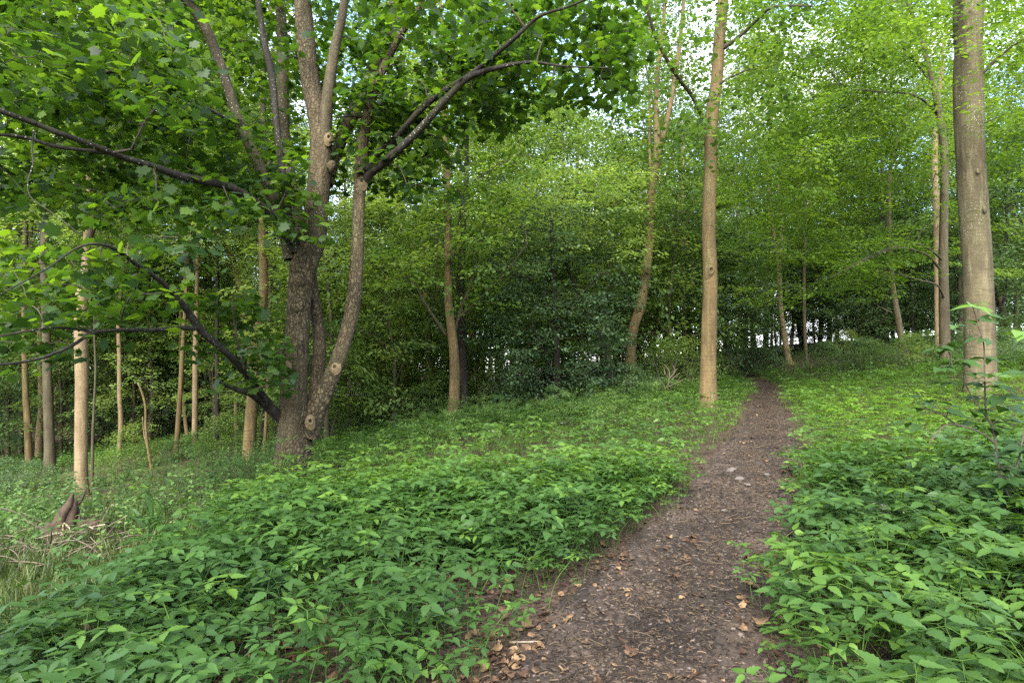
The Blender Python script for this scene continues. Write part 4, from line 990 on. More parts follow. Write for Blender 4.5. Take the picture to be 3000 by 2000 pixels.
def elder_plant(seed, h, size, shape, mat, groups=3, per=3, spread_=1.0):
    r = rng(seed); mb = MB()
    top = np.array([r.normal() * .25 * h, r.normal() * .25 * h, h])
    tube(mb, [(0, 0, -.02), top * np.array([.3, .3, .55]), top], [.0026, .0022, .0016], 3, .08, cap=False, tone=.15)
    a0 = r.uniform(0, 6.28)
    pos, tip, up, sz = [], [], [], []
    for g in range(groups):
        if groups == 1: a, out = a0, 0.0
        else: a, out = a0 + (g - (groups - 1) / 2) * (2.0 if groups == 3 else 6.28 / groups) + r.normal() * .15, size * r.uniform(.45, .8) * spread_
        dirg = np.array([math.cos(a), math.sin(a), r.normal() * .12 - .02])
        c = top + dirg * out
        if out: tube(mb, [top, c], [.0014, .0011], 3, .1, cap=False, tone=.15)
        for q in range(per):
            b = a + (q - (per - 1) / 2) * (1.45 if per == 3 else 1.1) + r.normal() * .12
            s_ = size * (1.0 if q == per // 2 else .86) * r.uniform(.85, 1.12)
            dl = np.array([math.cos(b), math.sin(b), r.normal() * .16 - .03])
            pos.append(c + dl * size * .08); tip.append(dl); up.append(np.array([0, 0, 1.0]) + r.normal(size=3) * .22); sz.append(s_)
    add_leaves(mb, np.array(pos), np.array(tip), np.array(up), np.array(sz), shape, r.normal(size=len(pos)) * .05)
    return mb.mesh('leaf_plant', mat, tone=True)
def feather_plant(seed, h, mat, flower=False):
    r = rng(seed); mb = MB()
    top = np.array([r.normal() * .12, r.normal() * .12, h])
    tube(mb, [(0, 0, -.02), top * .5 + r.normal(size=3) * .02, top], [.004, .003, .0015], 3, .2, cap=False, tone=.2)
    for k in range(7):
        t = r.uniform(.3, 1.0); s = top * t
        a = r.uniform(0, 6.28); L_ = h * r.uniform(.22, .42)
        e = s + np.array([math.cos(a), math.sin(a), r.uniform(.0, .5)]) * L_
        tube(mb, [s, (s + e) / 2 + np.array([0, 0, .03]), e], [.002, .0015, .001], 3, .2, cap=False, tone=.2)
        n = 26; f = r.uniform(.25, 1.0, n); d = e - s; sd_ = nrm(np.cross(d, (0, 0, 1)))
        w = (r.random(n) * 2 - 1) * L_ * .38 * (1.15 - f)
        p = s + d * f[:, None] + sd_ * w[:, None] + r.normal(size=(n, 3)) * .008
        tp = nrm(d) * .7 + sd_ * np.sign(w)[:, None] + r.normal(size=(n, 3)) * .3
        add_leaves(mb, p, tp, np.array([0, 0, 1.0]) + r.normal(size=(n, 3)) * .35, r.uniform(.025, .05, n), NARROW, .1 + r.normal(size=n) * .08)
    return mb.mesh('feather_plant', mat, tone=True)
def stalk_plant(seed, h, size, mat):
    r = rng(seed); mb = MB()
    top = np.array([r.normal() * .15 * h, r.normal() * .15 * h, h])
    tube(mb, [(0, 0, -.02), top * .5, top], [.004, .003, .0015], 3, .15, cap=False, tone=.1)
    P_, T_, U_, S_ = [], [], [], []
    a = r.uniform(0, 6.28)
    for t in np.linspace(.3, 1.0, 6):
        for q in range(2):
            b = a + q * math.pi + r.normal() * .3
            P_.append(top * t); T_.append((math.cos(b), math.sin(b), r.uniform(-.5, .2))); U_.append(np.array([0, 0, 1]) + r.normal(size=3) * .2); S_.append(size * r.uniform(.7, 1.15) * (1.15 - .4 * t))
        a += 1.57
    add_leaves(mb, np.array(P_), np.array(T_), np.array(U_), np.array(S_), WIDE, r.normal(size=len(P_)) * .08)
    return mb.mesh('stalk_plant', mat, tone=True)
def grass_tuft(seed, h, mat, n=16):
    r = rng(seed); mb = MB()
    for k in range(n):
        a = r.uniform(0, 6.28); hh = h * r.uniform(.5, 1.15); ln = r.uniform(.15, .9) * hh
        b = np.array([r.normal() * .03, r.normal() * .03, -.01]); d = np.array([math.cos(a), math.sin(a), 0]); s = np.array([-math.sin(a), math.cos(a), 0]) * .0032
        c = [b, b + d * ln * .3 + np.array([0, 0, hh * .55]), b + d * ln * .75 + np.array([0, 0, hh * .9]), b + d * ln * 1.1 + np.array([0, 0, hh * (1 - .35 * ln / hh)])]
        V = [c[0] - s, c[0] + s, c[1] - s, c[1] + s, c[2] - s * .7, c[2] + s * .7, c[3]]
        mb.add(V, [(0, 1, 3, 2), (2, 3, 5, 4)], [(4, 5, 6)], r.normal() * .15)
    return mb.mesh('grass_tuft', mat, tone=True)

r = rng(91)
def sample(n, y0, y1, side=2.2, k=.86):
    y = np.sqrt(r.uniform(max(y0, .0) ** 2, y1 ** 2, n)); x = (r.random(n) * 2 - 1) * (k * y + side)
    return x, y
def ground_pts(x, y, lift=0): return np.stack([x, y, PZ(x, y) + lift], -1)
def rots(n, tilt=.12): return np.stack([r.normal(size=n) * tilt, r.normal(size=n) * tilt, r.uniform(0, 6.283, n)], -1)

# ground elder: large leaves near, smaller further away
big = [elder_plant(400 + k, h, s, sh, M['elder'], g, p) for k, (h, s, sh, g, p) in enumerate(
    [(.26, .068, TOOTH, 3, 3), (.30, .074, TOOTH, 3, 3), (.20, .062, LOBED, 3, 3), (.36, .078, TOOTH, 3, 3), (.16, .070, LOBED, 1, 3), (.27, .066, LEAFLET, 3, 2), (.22, .080, TOOTH, 2, 3), (.11, .055, LOBED, 1, 3), (.33, .064, NARROW, 3, 3), (.09, .045, WIDE, 1, 5)])]
small = [elder_plant(430 + k, h, s, sh, M['elder'], g, p) for k, (h, s, sh, g, p) in enumerate(
    [(.24, .064, LEAFLET, 3, 3), (.30, .068, TOOTH, 3, 3), (.18, .056, WIDE, 3, 3), (.34, .066, LEAFLET, 3, 3), (.26, .068, LOBED, 3, 2), (.14, .060, LOBED, 1, 3)])]
x1, y1 = sample(30000, 1.2, 7.5); x2, y2 = sample(46000, 7.5, 27)
x, y = np.concatenate([x1, x2]), np.concatenate([y1, y2])
pick = np.concatenate([r.integers(0, 10, len(x1)), 10 + r.integers(0, 6, len(x2))])
near_small = (r.random(len(x1)) < np.clip((y1 - 3.5) / 4, 0, .9)); pick[:len(x1)][near_small] = 10 + r.integers(0, 6, near_small.sum())
dp = np.abs(x - path_x(y)); w = path_w(y)
edge = w * .80 + .13 * noise2(x * 2.2, y * 2.2, 51, 2)
lz = low_zone(x, y)
prob = np.clip((dp - edge) / .38, .0, 1) * (1 - .985 * lz)
prob *= np.where((y < 4.6) & (x > -1.5) & (x < path_x(y)), .34 + .40 * np.clip(noise2(x * 1.6, y * 1.6, 53, 2) + .1, -.3, 1) + .03, 1)   # thin cover over leaf litter
prob *= np.clip(1.0 + .8 * noise2(x * .9, y * .9, 54, 2), .35, 1)
bright = np.clip((x - path_x(y) - w - .2) / .8, 0, 1) * np.clip((y - 5.6) / 1.2, 0, 1)
prob *= 1 - .75 * bright
keep = r.random(len(x)) < prob
x, y, pick, bright, dpk, edg = x[keep], y[keep], pick[keep], bright[keep], dp[keep], edge[keep]
n = len(x)
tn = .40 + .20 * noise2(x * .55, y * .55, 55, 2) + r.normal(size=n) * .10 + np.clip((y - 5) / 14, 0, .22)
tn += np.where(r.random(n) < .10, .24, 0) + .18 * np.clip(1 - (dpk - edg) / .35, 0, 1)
sc = r.uniform(.62, 1.30, n) * np.clip(.55 + (dpk - edg) / .8, .55, 1.05)
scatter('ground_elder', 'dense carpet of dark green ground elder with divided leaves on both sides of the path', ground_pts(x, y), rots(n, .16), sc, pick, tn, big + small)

# yellow green low plants right of the path, bright light painted into their leaves
bal = [elder_plant(460 + k, h, s, sh, M['lit_tint_plants'], g, p) for k, (h, s, sh, g, p) in enumerate([(.22, .055, LEAFLET, 3, 3), (.28, .05, WIDE, 4, 2), (.18, .05, WIDE, 3, 3), (.30, .055, LEAFLET, 4, 3)])]
x, y = sample(26000, 5, 21)
b = np.clip((x - path_x(y) - path_w(y) - .1) / .6, 0, 1) * np.clip((y - 5.2) / 1.2, 0, 1) * np.clip((21 - y) / 4, 0, 1) * np.clip(1 + .6 * noise2(x * .8, y * .8, 61, 2), .3, 1)
keep = r.random(len(x)) < b
x, y = x[keep], y[keep]; n = len(x)
scatter('lit_tint_cover', 'bright yellow green low plants covering the clearing right of the path', ground_pts(x, y), rots(n, .14), r.uniform(.7, 1.2, n), r.integers(0, 4, n),
        .45 + .22 * noise2(x * .6, y * .6, 63, 2) + r.normal(size=n) * .1 - np.clip((y - 12) / 14, 0, .3), bal)

# feathery cow parsley along the crest and round the big tree
fea = [feather_plant(480 + k, h, M['weed']) for k, h in enumerate([.5, .65, .8, .45])]
x, y = sample(9000, 8.5, 20)
c = (np.clip((x + 5.0 - .1 * y) / 1.0, 0, 1) * np.clip((path_x(y) - 1.3 - x) / 1.5, 0, 1)) * np.clip((y - 9.3) / 3.5, 0, 1) * np.clip(.55 + .9 * noise2(x * .7, y * .7, 65, 2), 0, 1)
c = np.maximum(c, np.exp(-((x + 3.2) ** 2 + (y - 9.4) ** 2) / .35))
keep = r.random(len(x)) < c * .5
x, y = x[keep], y[keep]; n = len(x)
scatter('cow_parsley', 'feathery pale green cow parsley along the crest of the bank', ground_pts(x, y), rots(n, .15), r.uniform(.55, 1.1, n), r.integers(0, 4, n), .50 + .15 * noise2(x, y, 66) + r.normal(size=n) * .12, fea)

# grass and weeds of the lower ground
gt = [grass_tuft(500 + k, h, M['grass']) for k, h in enumerate([.09, .12, .20, .07])]
x, y = sample(16000, 2.4, 22, 4)
xa, ya = r.uniform(-8.5, -2.2, 15000), r.uniform(3.1, 9.5, 15000)
x, y = np.concatenate([x, xa]), np.concatenate([y, ya])
keep = r.random(len(x)) < low_zone(x, y) * np.clip(.50 + 1.3 * noise2(x * .9, y * .9, 67, 3), .03, 1)
x, y = x[keep], y[keep]; kk = r.random(len(x)) < .62
x, y = x[kk], y[kk]; n = len(x)
scatter('grass', 'patchy yellowish grass on the lower ground at the left', ground_pts(x, y), rots(n, .2), r.uniform(.6, 1.2, n), r.integers(0, 4, n), .4 + .2 * noise2(x * .5, y * .5, 68) + r.normal(size=n) * .15, gt)
st = [stalk_plant(520 + k, h, s, M['weed']) for k, (h, s) in enumerate([(.35, .07), (.5, .08), (.25, .06), (.65, .09)])]
x, y = sample(15000, 4.5, 32, 5)
xa, ya = r.uniform(-10, -2.2, 5200), r.uniform(3.2, 11, 5200)
x, y = np.concatenate([x, xa]), np.concatenate([y, ya])
lz = low_zone(x, y)
pz = lz * np.clip((y - 5) / 5, .22, 1) * np.clip(.45 + 1.2 * noise2(x * .45, y * .45, 69, 2), .03, 1)
far_r = np.clip((x - path_x(y) - 1) / 2, 0, 1) * np.clip((y - 14) / 5, 0, 1) * .6
far_l = np.clip((y - 19) / 3, 0, 1) * .7
keep = r.random(len(x)) < np.maximum(np.maximum(pz, far_r), far_l) * np.where(np.abs(x - path_x(y)) < path_w(y) + .2, 0, 1)
x, y = x[keep], y[keep]; n = len(x)
scatter('undergrowth', 'upright leafy weeds filling the floor of the wood', ground_pts(x, y), rots(n, .15), r.uniform(.6, 1.25, n) * np.interp(y, [4, 9], [.42, 1]), r.integers(0, 4, n), .40 + .2 * noise2(x * .5, y * .5, 70) + r.normal(size=n) * .12, st)

# --- litter: dead leaves, chips, little twigs
def dead_leaf(seed, kind, size):
    r = rng(seed); mb = MB(); LV, LQ, LT = LEAF[kind] if isinstance(kind, str) else kind
    V = LV.copy(); V[:, 1] -= .5
    V[:, 2] = .25 * r.uniform(.3, 1) * V[:, 0] ** 2 * 4 + .3 * r.normal() * V[:, 1] ** 2 + .05 * r.normal(size=len(V)) + .06
    mb.add(V * size, LQ, LT); return mb.mesh('dead_leaf', M['dead'])
def chip(seed, L_, w_):
    r = rng(seed); mb = MB(); b = r.normal() * L_ * .15
    tube(mb, [(-L_ / 2, 0, w_ * .4), (0, b, w_ * .8), (L_ / 2, 0, w_ * .4)], [w_ * .5, w_ * .6, w_ * .35], 4, L_ / 2); return mb.mesh('chip', M['chip'])
lit = [dead_leaf(540 + k, q, s) for k, (q, s) in enumerate([('maple', .04), ('oval', .05), ('maple', .058), ('oval', .04), (WIDE, .05), (WIDE, .036)])] + \
      [chip(560 + k, L_, w_) for k, (L_, w_) in enumerate([(.022, .005), (.030, .004), (.04, .006), (.014, .006), (.08, .004), (.12, .005)])]
y = 1.7 + 19.3 * r.random(30000) ** 2.1; n = len(y)
x = path_x(y) + r.normal(size=n) * path_w(y) * .62
ind = np.where(r.random(n) < .028, r.integers(0, 6, n), 6 + np.minimum(r.integers(0, 9, n), 5) % 6)
ind = np.where((ind >= 10) & (r.random(n) < .93), 6 + r.integers(0, 4, n), ind)
e = r.normal(size=n) * .15 - .12 + .05 * noise2(x * 2.5, y * 2.5, 87)
scatter('leaf_litter', 'dead leaves, chips and little twigs strewn over the path', ground_pts(x, y, .006), rots(n, .18), r.uniform(.55, 1.2, n), ind, e, lit)
x = r.uniform(-2.4, .9, 5200); y = r.uniform(2.0, 5.2, 5200)
keep = (np.abs(x - path_x(y)) > path_w(y) * .7) & (r.random(5200) < np.clip(.8 + noise2(x, y, 88), .2, 1))
xr, yr = r.uniform(1.2, 4.5, 2600), r.uniform(2.0, 8.0, 2600)
k2 = (xr - path_x(yr)) > path_w(yr) * .7
xl, yl = sample(6000, 3, 18, 3); k3 = low_zone(xl, yl) > .4
x = np.concatenate([x[keep], xr[k2], xl[k3]]); y = np.concatenate([y[keep], yr[k2], yl[k3]]); n = len(x)
scatter('fallen_leaves', 'reddish brown fallen leaves showing between the plants', ground_pts(x, y, .012), rots(n, .3), r.uniform(.7, 1.35, n), np.where(r.random(n) < .75, r.integers(0, 6, n), r.integers(6, 12, n)), r.normal(size=n) * .13 - .12, lit)

# ------------------------------------------------------------------ single things on the ground
def ground_at(px, py):
    """where the ray through a photo pixel meets the ground"""
    lo, hi = 1.0, 60.0
    for d in np.arange(1.5, 60, .05):
        p = P(px, py, d)
        if p[2] < H(p[0], p[1]): return np.array([p[0], p[1], float(PZ(p[0], p[1]))])
    return P(px, py, 20)
def stick(name, label, cat, pts, mat, seed=0, group=None, lifts=None, forks=()):
    """a dead branch along photo points (px, py, width px), lying on or above the ground"""
    G = [ground_at(p[0], p[1]) for p in pts]
    d = np.median([g[1] for g in G])
    W_ = np.array([P(p[0], p[1], d + (k - len(pts) / 2) * .06) for k, p in enumerate(pts)]); R_ = np.array([p[2] / 2 * d / F for p in pts])
    for k in range(len(W_)): W_[k][2] = max(W_[k][2], H(W_[k][0], W_[k][1]) + R_[k] * .6)
    base = W_[0].copy(); mb = MB(); tube(mb, W_ - base, R_, 7, .06, .12, seed)
    for f in forks:
        fw = np.array([P(p[0], p[1], d) for p in f]) - base; tube(mb, fw, [p[2] / 2 * d / F for p in f], 5, .06, .1, seed + 5)
    o = obj(name, mb, mat); o.location = base
    return tag(o, label, cat, group)
stick('fallen_branch', 'bare pale fallen branch lying right of the rotten stump', 'branch', [(310, 1488, 7), (345, 1476, 9), (400, 1472, 9), (440, 1466, 8), (488, 1464, 5)], M['deadwood'], 3, forks=[[(440, 1466, 5), (500, 1470, 3), (555, 1495, 2)], [(352, 1476, 4), (356, 1488, 3), (360, 1496, 2)]])
stick('fallen_branch', 'long dark branch arching over the rotten stump', 'branch', [(70, 1572, 9), (110, 1548, 9), (160, 1525, 8), (200, 1506, 8), (260, 1499, 7), (320, 1500, 5)], M['twig'], 4, forks=[[(245, 1502, 5), (250, 1520, 4), (260, 1538, 3)]])
stick('fallen_branch', 'thin pale stick propped diagonally against the rotten stump', 'branch', [(110, 1610, 8), (125, 1568, 7), (150, 1535, 6), (180, 1515, 4)], M['deadwood'], 5)
stick('fallen_branch', 'dark bare branch slanting down from the left edge', 'branch', [(0, 1545, 7), (45, 1575, 7), (95, 1605, 6)], M['twig'], 6, forks=[[(0, 1485, 5), (70, 1512, 5), (105, 1560, 5), (132, 1590, 4)]])
stick('fallen_branch', 'brown stick lying flat beside the pink flower', 'branch', [(475, 1560, 6), (540, 1540, 6), (600, 1537, 4)], M['deadwood'], 7, forks=[[(470, 1555, 5), (500, 1530, 5), (530, 1508, 4)]])
stick('stake', 'upright pale broken stick at the far left', 'branch', [(40, 1482, 6), (50, 1445, 9), (64, 1418, 9)], M['palewood'], 8)
stick('twig', 'curved twig lying across the near left edge of the path', 'twig', [(1500, 1880, 5), (1560, 1879, 6), (1620, 1876, 6), (1665, 1858, 5), (1684, 1842, 3)], M['deadwood'], 9)
stick('twig', 'short straight stick beside the plants on the left path edge', 'twig', [(1748, 1729, 6), (1800, 1728, 7), (1834, 1725, 5)], M['deadwood'], 10)
stick('twig', 'small bent twig near the dry leaves on the path', 'twig', [(1870, 1930, 4), (1900, 1926, 5), (1922, 1912, 5), (1932, 1898, 4)], M['deadwood'], 11)
stick('twig', 'thin crooked twig in the near left corner of the path', 'twig', [(1514, 1880, 4), (1522, 1905, 4), (1542, 1928, 4), (1560, 1955, 3)], M['deadwood'], 12)
stick('twig', 'slanting twig on the path above the short straight stick', 'twig', [(1835, 1690, 3), (1850, 1706, 4), (1870, 1722, 3)], M['deadwood'], 13)

# rotten stump with roots
g = ground_at(228, 1580)
rt = root('rotten_stump', 'dark rotten uprooted stump with a jagged spike on the lower ground', 'stump'); rt.location = g
r = rng(151)
def clod(mb, c, size, sq, seed):
    import bmesh
    bm = bmesh.new(); bmesh.ops.create_icosphere(bm, subdivisions=4, radius=1)
    V = np.array([v.co[:] for v in bm.verts]); T = np.array([[v.index for v in f.verts] for f in bm.faces]); bm.free()
    q = 1 + .45 * noise2(V[:, 0] * 2 + seed, V[:, 2] * 2 + V[:, 1], seed, 2) + .35 * noise2(V[:, 0] * 6 + V[:, 1] * 4, V[:, 2] * 6 + seed, seed + 1, 3)
    mb.add(c + V * q[:, None] * np.array(sq) * size, None, T)
mb = MB()
for k, (bx, tx, h, w_) in enumerate([(-.12, -.02, .50, .075), (-.06, .0, .46, .06), (-.17, -.10, .36, .05), (-.02, -.03, .40, .05), (-.22, -.17, .25, .045), (.04, -.01, .30, .04), (-.10, .03, .52, .025), (-.2, -.05, .42, .02), (.0, .05, .36, .022), (.10, .12, .22, .03), (-.25, -.28, .2, .03)]):
    dy = r.normal() * .04
    tube(mb, [(bx, dy, -.04), (bx + r.normal() * .015, dy, h * .4), (tx * .7 + bx * .3, dy, h * .75), (tx + .01, dy, h)], [w_ * 1.1, w_ * .85, w_ * .5, .004], 6, .025, .9, 3 + k)
obj('spike', mb, M['rotwood'], rt, smooth=False)
mb = MB()
for k, (cx_, cz_, sz_) in enumerate([(-.14, .06, .15), (.05, .09, .14), (.22, .06, .12), (.36, .02, .10), (-.28, .0, .10), (.12, .0, .15)]):
    clod(mb, np.array([cx_, r.normal() * .05, cz_]), sz_, (1.15, .8, .85), 11 + k)
obj('root_plate', mb, M['rotwood'], rt, smooth=False)
for k in range(16):
    mb = MB(); a = r.uniform(-1, 1); L_ = r.uniform(.2, .5)
    st_ = np.array([r.uniform(-.25, .4), -.08 + r.normal() * .06, r.uniform(.03, .2)]); e_ = st_ + np.array([a * L_, r.uniform(-.25, .05), r.uniform(-.16, .08)])
    tube(mb, [st_, (st_ + e_) / 2 + r.normal(size=3) * .04 + np.array([0, 0, .04]), e_], [.011, .008, .003], 5, .04, .1, k)
    obj('root', mb, M['twig'] if k % 2 else M['deadwood'], rt)

mb = MB(); r = rng(161)
for k in range(95):
    p = ground_at(r.uniform(-40, 330), r.uniform(1560, 1680)); a = r.uniform(0, 6.28); L_ = r.uniform(.15, .55); up_ = r.uniform(.0, .6)
    e_ = p + np.array([math.cos(a) * L_, math.sin(a) * L_ * .7, up_ * L_ + .02])
    tube(mb, [p + np.array([0, 0, .01]), (p + e_) / 2 + r.normal(size=3) * .05 * L_ + np.array([0, 0, .03]), e_], [.009, .007, .003], 4, .06, .1, k)
tag(obj('dead_twigs', mb, M['brushwood']), 'tangle of thin dead twigs on the ground beside the rotten stump', kind='stuff')

# sawn stump on the crest
g = P(1735, 1205, 17.6); g[2] = H(g[0], g[1])
topz = P(1735, 1174, 17.6)[2] - g[2]
rt = root('tree_stump', 'short brown broken stump standing upright among the cow parsley on the crest', 'stump'); rt.location = g
mb = MB(); tube(mb, [(0, 0, -.1), (.0, 0, topz * .5), (.01, 0, topz)], [.15, .115, .11], 14, .06, .12, 5, cap=False, flute=.2); obj('trunk', mb, M['rotwood'], rt)
mb = MB(); k = 14; an = np.arange(k) / k * 6.2832
mb.add(np.vstack([np.stack([.01 + .108 * np.cos(an), .108 * np.sin(an), topz - .015 + .03 * np.sin(an * 3)], -1), [(0.01, 0, topz - .03)]]), None, [(q, (q + 1) % k, k) for q in range(k)]); obj('sawn_face', mb, M['deadwood'], rt)

# bleached dead shrub near the path bend
D = 19.0
mb = MB(); r = rng(167)
for b in ([(1955, 1140, 3.5), (1960, 1112, 3), (1972, 1088, 2.4), (1968, 1070, 1.5)], [(1960, 1112, 2.4), (1948, 1096, 2), (1938, 1078, 1.2)], [(1962, 1108, 2.4), (1958, 1085, 2), (1948, 1068, 1.2)], [(1955, 1135, 2.6), (1985, 1118, 2), (2010, 1110, 1.2)],
          [(1970, 1090, 1.8), (1985, 1078, 1.2)], [(1952, 1140, 2.4), (1938, 1118, 2), (1930, 1102, 1.2)], [(1985, 1118, 1.6), (1992, 1100, 1)], [(1948, 1096, 1.5), (1950, 1080, 1)], [(1956, 1130, 2), (1972, 1112, 1.6), (1990, 1092, 1)], [(1938, 1118, 1.4), (1926, 1114, 1)]):
    w_, q_ = px_line(b, D); w_[:, 1] += np.linspace(0, r.uniform(-.3, .3), len(w_)); w_ += r.normal(size=w_.shape) * .02; tube(mb, w_, q_, 5, .05, .1, 2)
o = obj('dead_shrub', mb, M['deadwood']); tag(o, 'bleached leafless dead shrub by the shady bend left of the path', 'shrub')

# limestone blocks among the leaves at right
def rock(name, label, px, py, d, size, seed, squash=(1, .8, .6), lift=.1):
    r = rng(seed)
    import bmesh
    bm = bmesh.new(); bmesh.ops.create_icosphere(bm, subdivisions=4, radius=1)
    V = np.array([v.co[:] for v in bm.verts])
    dsp = 1 + .30 * noise2(V[:, 0] * 1.5 + seed, V[:, 1] * 1.5 + V[:, 2] * 1.1, seed, 2) + .14 * noise2(V[:, 0] * 5, V[:, 2] * 5 + V[:, 1] * 4, seed + 2, 3)
    V = V * dsp[:, None] * np.array(squash) * size
    for v, c in zip(bm.verts, V): v.co = c
    me = bpy.data.meshes.new(name); bm.to_mesh(me); bm.free(); me.materials.append(M['stone'])
    me.polygons.foreach_set('use_smooth', np.ones(len(me.polygons), bool))
    o = link(name, me); p = P(px, py, d); o.location = p; o.rotation_euler = (r.normal() * .2, r.normal() * .2, r.uniform(0, 6))
    return tag(o, label, 'rock')
rock('limestone_block', 'rough pale limestone block poking out of the leaves at right, the larger and upper one', 2560, 1518, 4.9, .17, 3)
rock('limestone_block', 'smaller flat limestone block lying under the leaves beside the larger one', 2680, 1535, 4.9, .12, 8, (1.2, .8, .5))
for k, (px, py, sz, lab) in enumerate([(2190, 1428, 10, 'smooth pale pebble on the path, the one nearer the right edge'), (2168, 1411, 12, 'flat grey stone sunk in the middle of the path'), (2142, 1384, 14, 'light wide stone farthest up the path'), (2247, 1397, 8, 'small tan pebble close to the yellow green plants on the right path edge'), (2120, 1505, 8, 'rounded tan pebble halfway up the path')]):
    g = ground_at(px, py); rock('pebble', lab, px, py, g[1], sz * g[1] / F, 20 + k, (1.2, 1, .5)).location = g + np.array([0, 0, .004])
for o in COL.objects:
    if o.name.startswith('pebble'): o.data.materials[0] = M['pebble']

# elder sapling in front of the grey beech
def sapling(name, label, d, stems, clusters, mat, size, seed, cat='shrub'):
    r = rng(seed)
    lines = [px_line(s_, d) for s_ in stems]
    b0 = lines[0][0][0]; base = np.array([b0[0], b0[1], float(H(b0[0], b0[1])) - .02])
    rt = root(name, label, cat); rt.location = base
    nodes, nr = [], []
    for k, (w_, q_) in enumerate(lines):
        if k == 0: w_[0] = base
        mb = MB(); a_, c_ = tube(mb, w_ - base, q_, 6, .04, .05, seed + k); obj('stalk', mb, M['twig'], rt); nodes.append(a_); nr.append(c_)
    wood = MB(); items = []
    for (px, py, m, ln, tone, dd) in clusters:
        t = P(px, py, d + dd) - base; N0 = np.vstack(nodes); R0 = np.concatenate(nr)
        j = np.argmin(np.linalg.norm(N0 - t, axis=1) + .6 * np.maximum(N0[:, 2] - t[2], 0)); s_ = N0[j]
        q = np.array([s_, s_ + (t - s_) * .5 + np.array([0, 0, .02]), t]); tube(wood, q, [min(R0[j] * .7, .004), .0025, .0015], 4, .05, cap=False)
        dirv = nrm((t - s_) * np.array([1, 1, .3]) + 1e-3); a0 = math.atan2(dirv[1], dirv[0])
        pos, tip, up, sz = [], [], [], []
        for f in range(m):
            ang = a0 + (0 if f == 0 else (1 if f % 2 else -1) * (.75 + .25 * (f // 2)) ) + r.normal() * .15
            dl = np.array([math.cos(ang), math.sin(ang), r.normal() * .15 - .12])
            pos.append(t - dirv * size * .35 * ((f + 1) // 2)); tip.append(dl); up.append(np.array([0, -.25, 1]) + r.normal(size=3) * .25); sz.append(ln * r.uniform(.8, 1.1))
        items.append((np.array(pos), np.array(tip), np.array(up), np.array(sz), LEAFLET, tone + r.normal(size=m) * .06))
    wood.mi = 1
    for it in items: add_leaves(wood, *it)
    obj('foliage', wood, [M['twig'], mat], rt, tone=True)
r = rng(171)
cl = [(2845, 890, 5, .13, .85, -.2), (2868, 885, 3, .10, .7, 0), (2880, 928, 4, .12, .35, 0), (2900, 920, 3, .1, .35, .1), (2815, 945, 4, .12, .8, -.1), (2790, 1000, 5, .11, .35, 0), (2740, 1022, 4, .12, .35, 0), (2765, 1008, 3, .1, .3, 0), (2860, 990, 5, .11, .4, 0), (2850, 985, 3, .1, .35, .2),
      (2750, 1078, 6, .12, .35, -.1), (2780, 1070, 4, .1, .3, 0), (2835, 1055, 6, .13, .45, 0), (2890, 1048, 4, .11, .35, .1), (2905, 1045, 3, .1, .3, 0), (2855, 1090, 4, .12, .35, -.1), (2920, 1095, 5, .12, .8, .1), (2925, 1130, 5, .14, .35, -.1),
      (2760, 1120, 5, .14, .2, 0), (2880, 1125, 4, .13, .15, 0), (2700, 1195, 4, .13, .12, 0), (2650, 1235, 4, .12, .15, .1), (2790, 1190, 5, .14, .15, 0), (2830, 1230, 5, .13, .1, .1), (2880, 1200, 5, .14, .2, 0), (2950, 1160, 5, .16, .25, -.2), (2975, 1190, 5, .15, .15, 0), (2960, 1230, 6, .15, .15, 0), (2920, 1250, 4, .13, .12, 0), (2740, 1170, 4, .13, .2, .1), (2860, 1165, 4, .12, .3, .1)]
sapling('elder_sapling', 'thin stemmed elder sapling with scattered leaflets in front of the thick grey beech', 4.4,
    [[(2940, 1420, 10), (2915, 1285, 9), (2890, 1215, 7), (2885, 1120, 6), (2882, 1010, 5), (2862, 945, 3)], [(2892, 1225, 6), (2850, 1165, 5), (2820, 1110, 5), (2793, 1080, 4), (2782, 1035, 4), (2765, 1015, 3)],
     [(2920, 1300, 8), (2870, 1265, 6), (2810, 1245, 6), (2765, 1248, 5), (2720, 1300, 4)], [(2805, 1245, 5), (2760, 1215, 4), (2700, 1190, 3)]], cl, M['elder'], .12, 173)
cl2 = [(r.uniform(2880, 3060), r.uniform(1290, 1560), 5, .11, r.uniform(.0, .3), r.normal() * .15) for _ in range(34)] + [(2990, 970, 3, .16, .85, -.3), (2975, 985, 2, .14, .85, -.3), (3000, 1090, 3, .14, .3, 0)]
sapling('elder_bush', 'dark leafy elder bush at the right edge of the clearing', 4.1,
    [[(3010, 1620, 14), (2985, 1500, 11), (2975, 1400, 9), (2990, 1320, 7), (3010, 1200, 6), (3030, 1060, 5), (3020, 985, 3)], [(2985, 1500, 8), (2940, 1420, 6), (2920, 1340, 4)], [(2980, 1450, 8), (3030, 1380, 6), (3050, 1320, 4)]], cl2, M['elder'], .11, 175)

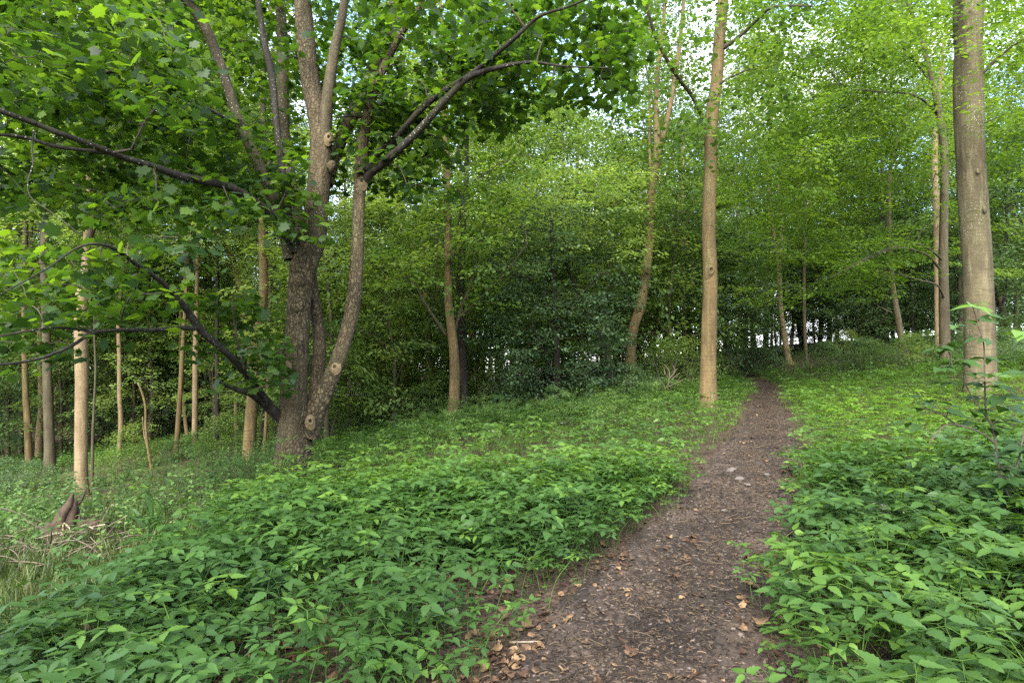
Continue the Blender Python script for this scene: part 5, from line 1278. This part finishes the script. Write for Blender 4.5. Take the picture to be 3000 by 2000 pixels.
# iris like tuft on the bank, and a few flowers
g = ground_at(460, 1592)
mb = MB(); r = rng(181)
for k in range(11):
    a = -1.1 + 2.2 * k / 10 + r.normal() * .1; hh = r.uniform(.35, .62); s_ = np.array([0.0, .016, 0]) if k % 2 else np.array([.016, .004, 0]); d_ = np.array([math.sin(a) * .6, r.normal() * .25, 0])
    c = [np.zeros(3), d_ * hh * .3 + np.array([0, 0, hh * .5]), d_ * hh * .75 + np.array([0, 0, hh * .85]), d_ * hh * 1.25 + np.array([0, 0, hh * .9])]
    mb.add([c[0] - s_ * .6, c[0] + s_ * .6, c[1] - s_, c[1] + s_, c[2] - s_ * .8, c[2] + s_ * .8, c[3]], [(0, 1, 3, 2), (2, 3, 5, 4)], [(4, 5, 6)], .2 + r.normal() * .08)
o = obj('sedge_tuft', mb, M['weed'], tone=True); o.location = g; o.rotation_euler = (0, -.25, 0); tag(o, 'arching dark green sedge tuft at the edge of the lower ground', 'plant')
def flower(name, label, px, py, d, size, mat, seed, n=22, cat='flower'):
    r = rng(seed); p = P(px, py, d); g = np.array([p[0], p[1], float(H(p[0], p[1]))])
    rt = root(name, label, cat); rt.location = g; h = max(p[2] - g[2], .08)
    mb = MB(); tube(mb, [(0, 0, -.02), (.01, .01, h * .5), (0, 0, h)], [.004, .003, .002], 4, .1, cap=False); obj('stalk', mb, M['greenstem'], rt)
    mb = MB(); a = r.uniform(0, 6.28, n); q = np.sqrt(r.random(n)) * size
    add_leaves(mb, np.stack([np.cos(a) * q, np.sin(a) * q, h + .01 - .3 * q * q / size + r.normal(size=n) * .004], -1), np.stack([np.cos(a), np.sin(a), .2 + 0 * a], -1), np.array([0, -.3, 1.0]) + r.normal(size=(n, 3)) * .2, size * .5 * r.uniform(.7, 1.2, n), WIDE, 0)
    obj('blossom', mb, mat, rt)
flower('umbel_flower', 'white umbel flower nearest the beech on the bank, highest of the white ones', 1818, 1230, 13.6, .055, M['white'], 1)
flower('umbel_flower', 'white umbel flower just below the highest white one', 1808, 1238, 13.3, .05, M['white'], 2)
flower('umbel_flower', 'small white umbel flower beside another one left of the short stump', 1650, 1240, 13.4, .045, M['white'], 3)
flower('umbel_flower', 'lone white umbel flower on the crest near the upright young maple', 1440, 1262, 12.5, .05, M['white'], 4)
flower('umbel_flower', 'white umbel flower in front of the short brown stump', 1705, 1224, 14.5, .05, M['white'], 5)
flower('buttercup', 'single yellow buttercup in the near left corner', 210, 1934, 3.1, .014, M['yellow'], 6, 9)
flower('campion', 'pink flower beside the arching sedge tuft', 471, 1538, 8.6, .035, M['pinkf'], 7, 12)
